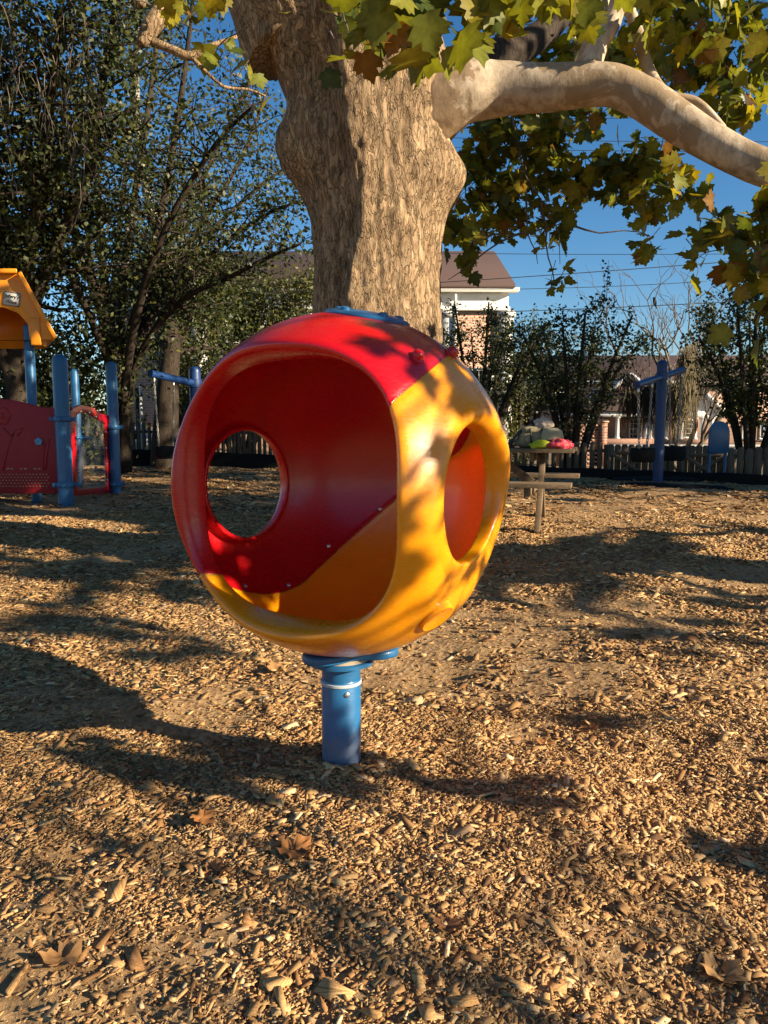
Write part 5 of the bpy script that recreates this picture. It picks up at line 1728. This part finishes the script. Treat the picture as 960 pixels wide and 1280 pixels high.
# ------------------------------------------------------------------ fallen sycamore leaves on the mulch
leafspots = [(345, 838, .15, 'curled tan dead leaf lying left of the blue pole'), (735, 905, .12, 'brown dead leaf in the shade right of the blue pole'), (545, 938, .11, 'small brown dead leaf just right of the pole'),
             (372, 1080, .14, 'orange brown dead leaf in the middle foreground'), (78, 1225, .12, 'tan dead leaf at the lower left'), (270, 1105, .09, 'reddish dead leaf scrap left of the middle foreground leaf'), (630, 832, .10, 'rusty dead leaf on the sunlit mulch right of the ball'),
             (255, 1040, .10, 'orange dead leaf below the ball shadow'), (815, 985, .10, 'dark curled dead leaf on the right mulch'), (560, 1180, .10, 'pale tan dead leaf near the bottom middle'), (905, 1215, .13, 'broad tan dead leaf at the lower right'), (680, 922, .09, 'yellow dead leaf scrap on the sunlit right mulch')]
for k, (px, py, s, lab) in enumerate(leafspots):
    g_ = G(px, py); z = gz1(g_.x, g_.y) + .022
    a = RNG.uniform(0, 6.28)
    V_ = np.array([(x, y - .4, 0) for x, y, _ in SYC_V]); 
    # subdivide the fan so the leaf can curl
    mbm = bmesh.new()
    vs = [mbm.verts.new(v) for v in V_]
    for f in SYC_F: mbm.faces.new([vs[i] for i in f])
    bmesh.ops.subdivide_edges(mbm, edges=mbm.edges[:], cuts=2, use_grid_fill=True)
    W = np.array([v.co for v in mbm.verts]); Fq = [[v.index for v in f.verts] for f in mbm.faces]; mbm.verts.index_update()
    Fq = [[v.index for v in f.verts] for f in mbm.faces]; mbm.free()
    W[:, 2] += .45 * W[:, 0] ** 2 + .25 * np.abs(W[:, 1]) ** 1.5 + .10 * fbm(W * 4 + k, 2, k)
    R = np.array((Matrix.Rotation(a, 3, 'Z') @ Matrix.Rotation(RNG.normal(0, .25), 3, 'X')))
    s = s * .72; W[:, 2] *= 1.5
    W = (W * s) @ R.T + np.array((g_.x, g_.y, z - .012))
    mbl = MB()
    col_ = [(.36, .19, .075), (.26, .12, .05), (.42, .24, .10), (.34, .15, .05)][k % 4]
    for nn_ in (3, 4):
        ff = [f for f in Fq if len(f) == nn_]
        if ff: mbl.F.append(np.array(ff))
    mbl.V.append(W); mbl.T.append(np.tile(col_, (len(W), 1))); mbl.n = len(W)
    o = mbl.build('fallen_leaf', M['dead'], smooth=True, tint=True)
    setp(o, lab, 'fallen leaf', 'fallen leaves on the mulch')
# ------------------------------------------------------------------ brick house with the brown roof, behind the sycamore
def window(parent, c, w_, h_, nrm=(0, -1, 0), rows=2, cols=2, frame='white', arch=False, name='window'):
    """white frame, sill, muntins and glass set on a wall that faces nrm"""
    n = Vector(nrm); ex = Vector((0, 0, 1)).cross(n).normalized() * -1
    ex = Vector((n.y * -1, n.x, 0)) * -1 if False else Vector((-n.y, n.x, 0))
    c = Vector(c)
    if arch:
        oo = [(-w_ / 2, -h_ / 2), (-w_ / 2, h_ / 2 - w_ / 2)] + [(-w_ / 2 * math.cos(a), h_ / 2 - w_ / 2 + w_ / 2 * math.sin(a)) for a in np.linspace(.25, math.pi - .25, 7)] + [(w_ / 2, h_ / 2 - w_ / 2), (w_ / 2, -h_ / 2)]
    else:
        oo = [(-w_ / 2, -h_ / 2), (-w_ / 2, h_ / 2), (w_ / 2, h_ / 2), (w_ / 2, -h_ / 2)]
    f_ = .09 * (h_ ** .5)
    sx, sy = (w_ / 2 - f_) / (w_ / 2), (h_ / 2 - f_) / (h_ / 2)
    mb = MB()
    mb.ring_prism(oo, [(x * sx, y * sy) for x, y in oo], c - n * .02, ex, (0, 0, 1), n, .10)
    for k in range(1, cols):
        x = -w_ / 2 + w_ * k / cols; mb.box(c + ex * x + n * .045, (.04, .04, h_ - f_ * 2) if abs(n.y) > .5 else (.04, .04, h_ - f_ * 2))
    for k in range(1, rows):
        z = -h_ / 2 + h_ * k / rows
        mb.box(c + Vector((0, 0, z)) + n * .047, (w_ - f_ * 2, .036, .04) if abs(n.y) > .5 else (.036, w_ - f_ * 2, .04))
    fr = mb.build(name, M[frame], parent)
    mb = MB(); mb.prism([(x * sx, y * sy) for x, y in oo], c - n * .015, ex, (0, 0, 1), n, .03)
    mb.build('pane', M['glass'], fr)
    mb = MB(); p = c - Vector((0, 0, h_ / 2 + .06)) + n * .05
    mb.box(p, (w_ + .2, .2, .1) if abs(n.y) > .5 else (.2, w_ + .2, .1))
    mb.build('sill', M[frame], fr)
    return fr
HD = 34.0
e1 = P(640, 362, HD); xl = P(150, 362, HD).x; xr = e1.x - .2
ridge = P(622, 318, HD + 6)
zE = e1.z; zg = -.5
h1_ = thing('brick_house', 'large brick house with brown shingle roof and white eaves behind the sycamore', 'house', ((xl + xr) / 2, HD, zg))
mb = MB()
mb.box(((xl + xr) / 2, HD + 6, (zg + zE - .75) / 2), (xr - xl, 12, zE - .75 - zg))
gab = [(HD + .01, zE - .76), (HD + 11.99, zE - .76), (HD + 11.99, zE - .05), (HD + 6, ridge.z - .15), (HD + .01, zE - .05)]
mb.prism(gab, (xr - .3, 0, 0), (0, 1, 0), (0, 0, 1), (1, 0, 0), .296)
mb.build('wall', M['brick_tan'], h1_)
mb = MB(); mb.box(((xl + xr) / 2, HD - .02, zE - .42), (xr - xl + .1, .16, .62)); mb.box(((xl + xr) / 2, HD - .2, zE - .06), (xr - xl + .9, .62, .14)); mb.box(((xl + xr) / 2, HD - .12, zE - .82), (xr - xl + .2, .2, .14))
mb.build('eaves', M['white'], h1_)
mb = MB()
th_ = .16
V_ = []
for x in (xl - .45, xr + .25):
    for y, z in ((HD - .55, zE - .02), (HD + 6, ridge.z), (HD + 12.5, zE - .02)):
        V_ += [(x, y, z), (x, y, z + th_)]
V_ = np.array(V_)
mb.add(V_, np.array([(1, 3, 9, 7), (3, 5, 11, 9), (0, 6, 8, 2), (2, 8, 10, 4), (0, 1, 7, 6), (4, 10, 11, 5), (0, 2, 3, 1), (2, 4, 5, 3), (6, 7, 9, 8), (8, 9, 11, 10)]))
mb.build('roof', M['roof'], h1_)
for px in (560, 632, 420, 330, 250):
    p = P(px, 420, HD)
    mb = MB(); mb.box((p.x, HD - .07, (zg + zE - .9) / 2), (.62, .2, zE - .9 - zg)); mb.box((p.x, HD - .08, zE - 1.05), (.78, .3, .22)); mb.box((p.x, HD - .08, zg + .3), (.78, .3, .5))
    mb.build('pilaster', M['white'], h1_)
p = P(568, 420, HD)
mb = MB(); mb.tube([(p.x, HD - .32, zE - .2), (p.x, HD - .22, zE - .7), (p.x, HD - .2, 3), (p.x, HD - .2, zg)], .07, 8)
mb.build('downpipe', M['white'], h1_, smooth=True)
for px, py, w_, h_, ar in ((298, 398, 1.25, 2.2, True), (226, 400, 1.2, 2.2, True), (372, 398, 1.25, 2.2, True), (598, 490, 1.3, 2.1, False), (298, 495, 1.3, 2.1, False), (372, 495, 1.3, 2.1, False), (226, 495, 1.2, 2.1, False)):
    q = P(px, py, HD); window(h1_, (q.x, HD - .01, q.z), w_, h_, arch=ar)
mb = MB(); mb.box((P(430, 300, HD + 7).x, HD + 7, ridge.z + .6), (1.0, .8, 2.4)); mb.build('chimney', M['brick'], h1_)

# ------------------------------------------------------------------ brick house with the white columned porch
QD = 68.0
def Q(px, py, d=0): return P(px, py, QD + d)
g0 = Q(800, 551).z
h2_ = thing('porch_house', 'pinkish brick house with white porch columns and a white pediment, far right', 'house', (Q(830, 551).x, QD, g0))
def slab(mb, px0, px1, py0, py1, d0, d1):
    a, b = Q(px0, py0, d0), Q(px1, py1, d0)
    mb.box(((a.x + b.x) / 2, QD + (d0 + d1) / 2, (a.z + b.z) / 2), (b.x - a.x, d1 - d0, a.z - b.z))
mb = MB(); slab(mb, 640, 1010, 476, 556, 3.0, 14)
mb.build('wall', M['brick_tan'], h2_)
# main roof: ridge along x
mb = MB()
a, b = Q(628, 478, 2.4), Q(1030, 478, 2.4); rz_ = Q(700, 448, 9).z
V_ = np.array([(x, y, z) for x in (a.x, b.x) for y, z in ((QD + 2.4, a.z), (QD + 2.4, a.z + .3), (QD + 9, rz_), (QD + 9, rz_ + .3), (QD + 15, a.z), (QD + 15, a.z + .3))])
mb.add(V_, np.array([(1, 3, 9, 7), (3, 5, 11, 9), (0, 6, 8, 2), (2, 8, 10, 4), (0, 1, 7, 6), (4, 10, 11, 5), (0, 2, 3, 1), (2, 4, 5, 3), (6, 7, 9, 8), (8, 9, 11, 10)]))
mb.build('roof', M['roof'], h2_)
mb = MB(); slab(mb, 632, 1026, 476, 480, 2.3, 2.9); mb.build('eaves', M['white'], h2_)
# brick cross gable with white rake
mb = MB()
pl = [(Q(x, y, 1.6).x, Q(x, y, 1.6).z) for x, y in ((764, 512), (764, 486), (788, 468), (812, 486), (812, 512))]
mb.prism(pl[::-1], (0, QD + 1.6, 0), (1, 0, 0), (0, 0, 1), (0, 1, 0), 1.38); mb.build('cross_gable', M['brick_tan'], h2_)
mb = MB()
for s in (-1, 1):
    A_, B_ = Q(788 + s * 27, 489, 1.4), Q(788, 467.5, 1.4)
    mb.beam(A_, B_, .35, .32)
mb.build('rake_trim', M['white'], h2_)
# porch: roof, entablature, columns
mb = MB()
a, b = Q(690, 515, -.4), Q(842, 515, -.4); zt = Q(690, 504, 3).z
mb.add(np.array([(a.x, QD - .4, a.z), (b.x, QD - .4, a.z), (b.x, QD + 2.98, zt), (a.x, QD + 2.98, zt), (a.x, QD - .4, a.z + .22), (b.x, QD - .4, a.z + .22), (b.x, QD + 2.98, zt + .22), (a.x, QD + 2.98, zt + .22)]), np.array([(0, 3, 2, 1), (4, 5, 6, 7), (0, 1, 5, 4), (1, 2, 6, 5), (2, 3, 7, 6), (3, 0, 4, 7)]))
mb.build('porch_roof', M['roof'], h2_)
mb = MB(); slab(mb, 692, 840, 515.2, 521, -.2, .25); mb.build('entablature', M['white'], h2_)
for px in (700, 735, 772, 808, 814, 833):
    t_, b_ = Q(px, 521, 0), Q(px, 548.5, 0)
    mb = MB(); r = .19
    mb.lathe([(r * 1.35, b_.z), (r * 1.35, b_.z + .12), (r, b_.z + .16), (r * .86, t_.z - .16), (r * 1.3, t_.z - .08), (r * 1.3, t_.z + .01)], (t_.x, QD, 0), 14)
    mb.build('column', M['white'], h2_, smooth=True, angle=40)
# portico with pediment on the right
mb = MB(); slab(mb, 838, 902, 514, 522, -1.2, -.7); mb.build('portico_beam', M['white'], h2_)
mb = MB()
pl = [(Q(x, y, -1.1).x, Q(x, y, -1.1).z) for x, y in ((836, 513.8), (870, 483), (904, 513.8))]
mb.prism(pl[::-1], (0, QD - 1.1, 0), (1, 0, 0), (0, 0, 1), (0, 1, 0), 4.0); mb.build('pediment', M['white'], h2_)
mb = MB()
for s in (-1, 1): mb.beam(Q(870 + s * 37, 515.5, -1.4), Q(870, 482, -1.4), .5, .3)
mb.build('pediment_trim', M['white'], h2_)
for px in (852, 869, 878, 890):
    t_, b_ = Q(px, 522, -1), Q(px, 549, -1)
    mb = MB(); r = .20
    mb.lathe([(r * 1.35, b_.z), (r * 1.35, b_.z + .12), (r, b_.z + .16), (r * .86, t_.z - .16), (r * 1.3, t_.z - .08), (r * 1.3, t_.z + .01)], (t_.x, QD - 1, 0), 14)
    mb.build('column', M['white'], h2_, smooth=True, angle=40)
mb = MB(); slab(mb, 690, 842, 548.5, 556, -.35, 2.98); slab(mb, 843, 905, 549, 556, -1.5, 2.97); mb.build('porch_floor', M['brick'], h2_)
for px, py, w_, h_ in ((744, 495, 1.0, 1.3), (700, 495, 1.0, 1.3), (716, 535, 1.1, 1.6), (752, 535, 1.1, 1.6), (794, 536, 1.2, 1.9), (860, 536, 1.5, 1.7), (935, 537, 1.2, 1.7), (957, 538, 1.2, 1.7), (930, 495, 1.0, 1.3)):
    q = Q(px, py, 3); window(h2_, (q.x, QD + 2.99, q.z), w_, h_, rows=4, cols=3)
# low brick screen wall with piers, pierced middle
WD = 31.0
sw = thing('brick_screen_wall', 'low pierced brick wall between two brick piers, behind the picket fence', 'brick wall', (P(728, 556, WD).x, WD, -.45))
for px in (700, 754):
    a = P(px, 528, WD)
    mb = MB(); mb.box((a.x, WD, (a.z - .45) / 2), (.28, .3, a.z + .45)); mb.build('pier', M['brick'], sw)
    mb = MB(); mb.box((a.x, WD, a.z + .03), (.36, .38, .06)); mb.build('pier_cap', M['stone'], sw)
mb = MB()
xa, xb = P(705, 540, WD).x + .05, P(750, 540, WD).x - .05
zt, zb = P(728, 532, WD).z, -.45
rowh = .085
nrow = int((zt - zb) / rowh)
for r_ in range(nrow):
    z = zb + rowh * (r_ + .5)
    full = r_ < 6 or r_ > nrow - 3
    bw = .2
    x = xa + (bw * .5 if r_ % 2 else 0)
    while x < xb:
        mb.box((min(x + .09, xb - .05), WD, z), (bw * (.985 if full else .60), .12, rowh * .97))
        x += bw
mb.build('pierced_panel', M['brick'], sw)
mb = MB(); mb.box(((xa + xb) / 2, WD, zt + .02), (xb - xa + .1, .2, .06)); mb.build('coping', M['brick'], sw)

# ------------------------------------------------------------------ utility wires and a bird
def wire(label, pts, D0, D1, sag, r=.011):
    (x0, y0), (x1, y1) = pts
    a, b = P(x0, y0, D0), P(x1, y1, D1)
    d = b - a
    a2, b2 = a - d * .6, b + d * .5
    q = []
    for k in range(41):
        t = k / 40
        p = a2.lerp(b2, t); p.z -= sag * 4 * t * (1 - t) - sag
        q.append(p)
    mb = MB(); mb.tube(q, r, 5)
    o = mb.build('power_line', M['wire'], smooth=True)
    setp(o, label, 'power line', 'power lines across the sky')
    return q
wire('highest power line, crossing just under the pale limb', ((640, 148), (770, 149)), 28, 28, .1)
wire('second highest power line, thin and level above the leaf fringe', ((690, 176), (960, 178)), 28, 28, .1)
wire('third power line from the top, just below the second one', ((690, 188), (960, 190)), 28, 28, .1)
wire('level power line in the middle of the blue gap on the right', ((640, 318), (960, 318)), 28, 28, .1)
wire('rising power line passing just above the brown roof edge', ((545, 354), (938, 326)), 27, 27, .1, .014)
wire('faint power line between the rising one and the bird line', ((640, 362), (802, 357)), 28, 28, .08)
bq = wire('lowest power line, the one the small bird sits on', ((640, 390), (934, 377)), 27, 27, .1, .014)
wire('power line crossing the brick house left of the sycamore', ((180, 355), (395, 355)), 29, 29, .1, .014)
wire('lower power line left of the sycamore, behind the myrtles', ((180, 392), (395, 392)), 29, 29, .1, .014)
bp = min(bq, key=lambda p: abs(p.x / (p.y * CP) * FPX + 480 - 811))
bird = thing('bird', 'tiny dark bird perched on the lowest power line', 'bird', bp)
mb = MB()
mb.tube(smooth_path([bp + Vector((.07, 0, -.10)), bp + Vector((.03, 0, .0)), bp + Vector((0, 0, .10)), bp + Vector((-.02, 0, .19)), bp + Vector((-.03, 0, .25)), bp + Vector((-.09, 0, .245))], [.008, .03, .065, .05, .042, .006], 5)[0], smooth_path([bp] * 6, [.010, .03, .065, .05, .042, .006], 5)[1], 12)
mb.build('body', M['rubber'], bird, smooth=True)

# ------------------------------------------------------------------ bits behind the left fence
q = P(57, 507, 19)
t_ = thing('stone_pillar', 'pale tan square pillar behind the play house', 'pillar', (q.x, 19, -.42))
mb = MB(); zt = P(57, 481, 19).z
mb.box((q.x, 19, (zt - .42) / 2), (.22, .22, zt + .42)); mb.build('shaft', M['stone'], t_, bevel=.01)
mb = MB(); mb.box((q.x, 19, zt + .03), (.27, .27, .06)); mb.build('cap', M['stone'], t_, bevel=.01)
def thin_post(label, px, topy, D, r, mat, name='sign_post'):
    q = P(px, topy, D)
    t = thing(name, label, 'post', (q.x, D, -.42), 'thin posts behind the left fence')
    mb = MB(); mb.lathe([(r, -.6), (r, q.z - .02), (r * .7, q.z), (.004, q.z + .01)], (q.x, D, 0), 12); mb.build('shaft', mat, t, smooth=True, angle=40)
    mb = MB(); mb.lathe([(r * 1.5, -.45), (r * 1.5, -.30), (r, -.28)], (q.x, D, 0), 12); mb.build('foot', mat, t, smooth=True, angle=40)
thin_post('thin white post behind the fence, left of the dark leaning trunk', 175.5, 483, 25.4, .045, M['white'])
thin_post('thin brown post just left of the white post', 171, 485, 25.6, .06, M['dark_bark'])
# pale car parked beyond the left fence
cx0 = P(150, 540, 30)
car = thing('parked_car', 'pale grey car parked beyond the left picket fence, mostly hidden', 'car', (cx0.x, 30, -.42))
prof = [(-2.3, .35), (-2.3, .85), (-2.15, 1.0), (-1.35, 1.08), (-.75, 1.62), (.75, 1.66), (1.5, 1.12), (2.1, 1.0), (2.3, .82), (2.3, .35)]
mb = MB(); mb.prism(prof, (cx0.x, 29.1, -.42), (1, 0, 0), (0, 0, 1), (0, 1, 0), 1.8); mb.build('body', M['paint_grey'], car, bevel=.09, seg=3)
mb = MB(); mb.prism([(-1.2, 1.1), (-.7, 1.54), (.0, 1.57), (.0, 1.1)], (cx0.x, 29.085, -.42), (1, 0, 0), (0, 0, 1), (0, 1, 0), .012); mb.prism([(.06, 1.1), (.06, 1.57), (.68, 1.57), (1.3, 1.12)], (cx0.x, 29.085, -.42), (1, 0, 0), (0, 0, 1), (0, 1, 0), .012)
mb.build('window', M['glass'], car)
for wx in (-1.4, 1.4):
    for wy in (29.2, 30.8):
        R_ = Matrix.Rotation(math.pi / 2, 3, 'X')
        mb = MB(); mb.lathe([(.1, -.1), (.33, -.1), (.36, -.05), (.36, .05), (.33, .1), (.1, .1)], (cx0.x + wx, wy, -.42 + .36), 24, R_); wh = mb.build('wheel', M['tyre'], car, smooth=True, angle=40)
        mb = MB(); mb.lathe([(.21, -.115), (.22, -.1), (.22, .1), (.21, .115)], (cx0.x + wx, wy, -.42 + .36), 20, R_); mb.build('rim', M['steel'], wh, smooth=True, angle=40)
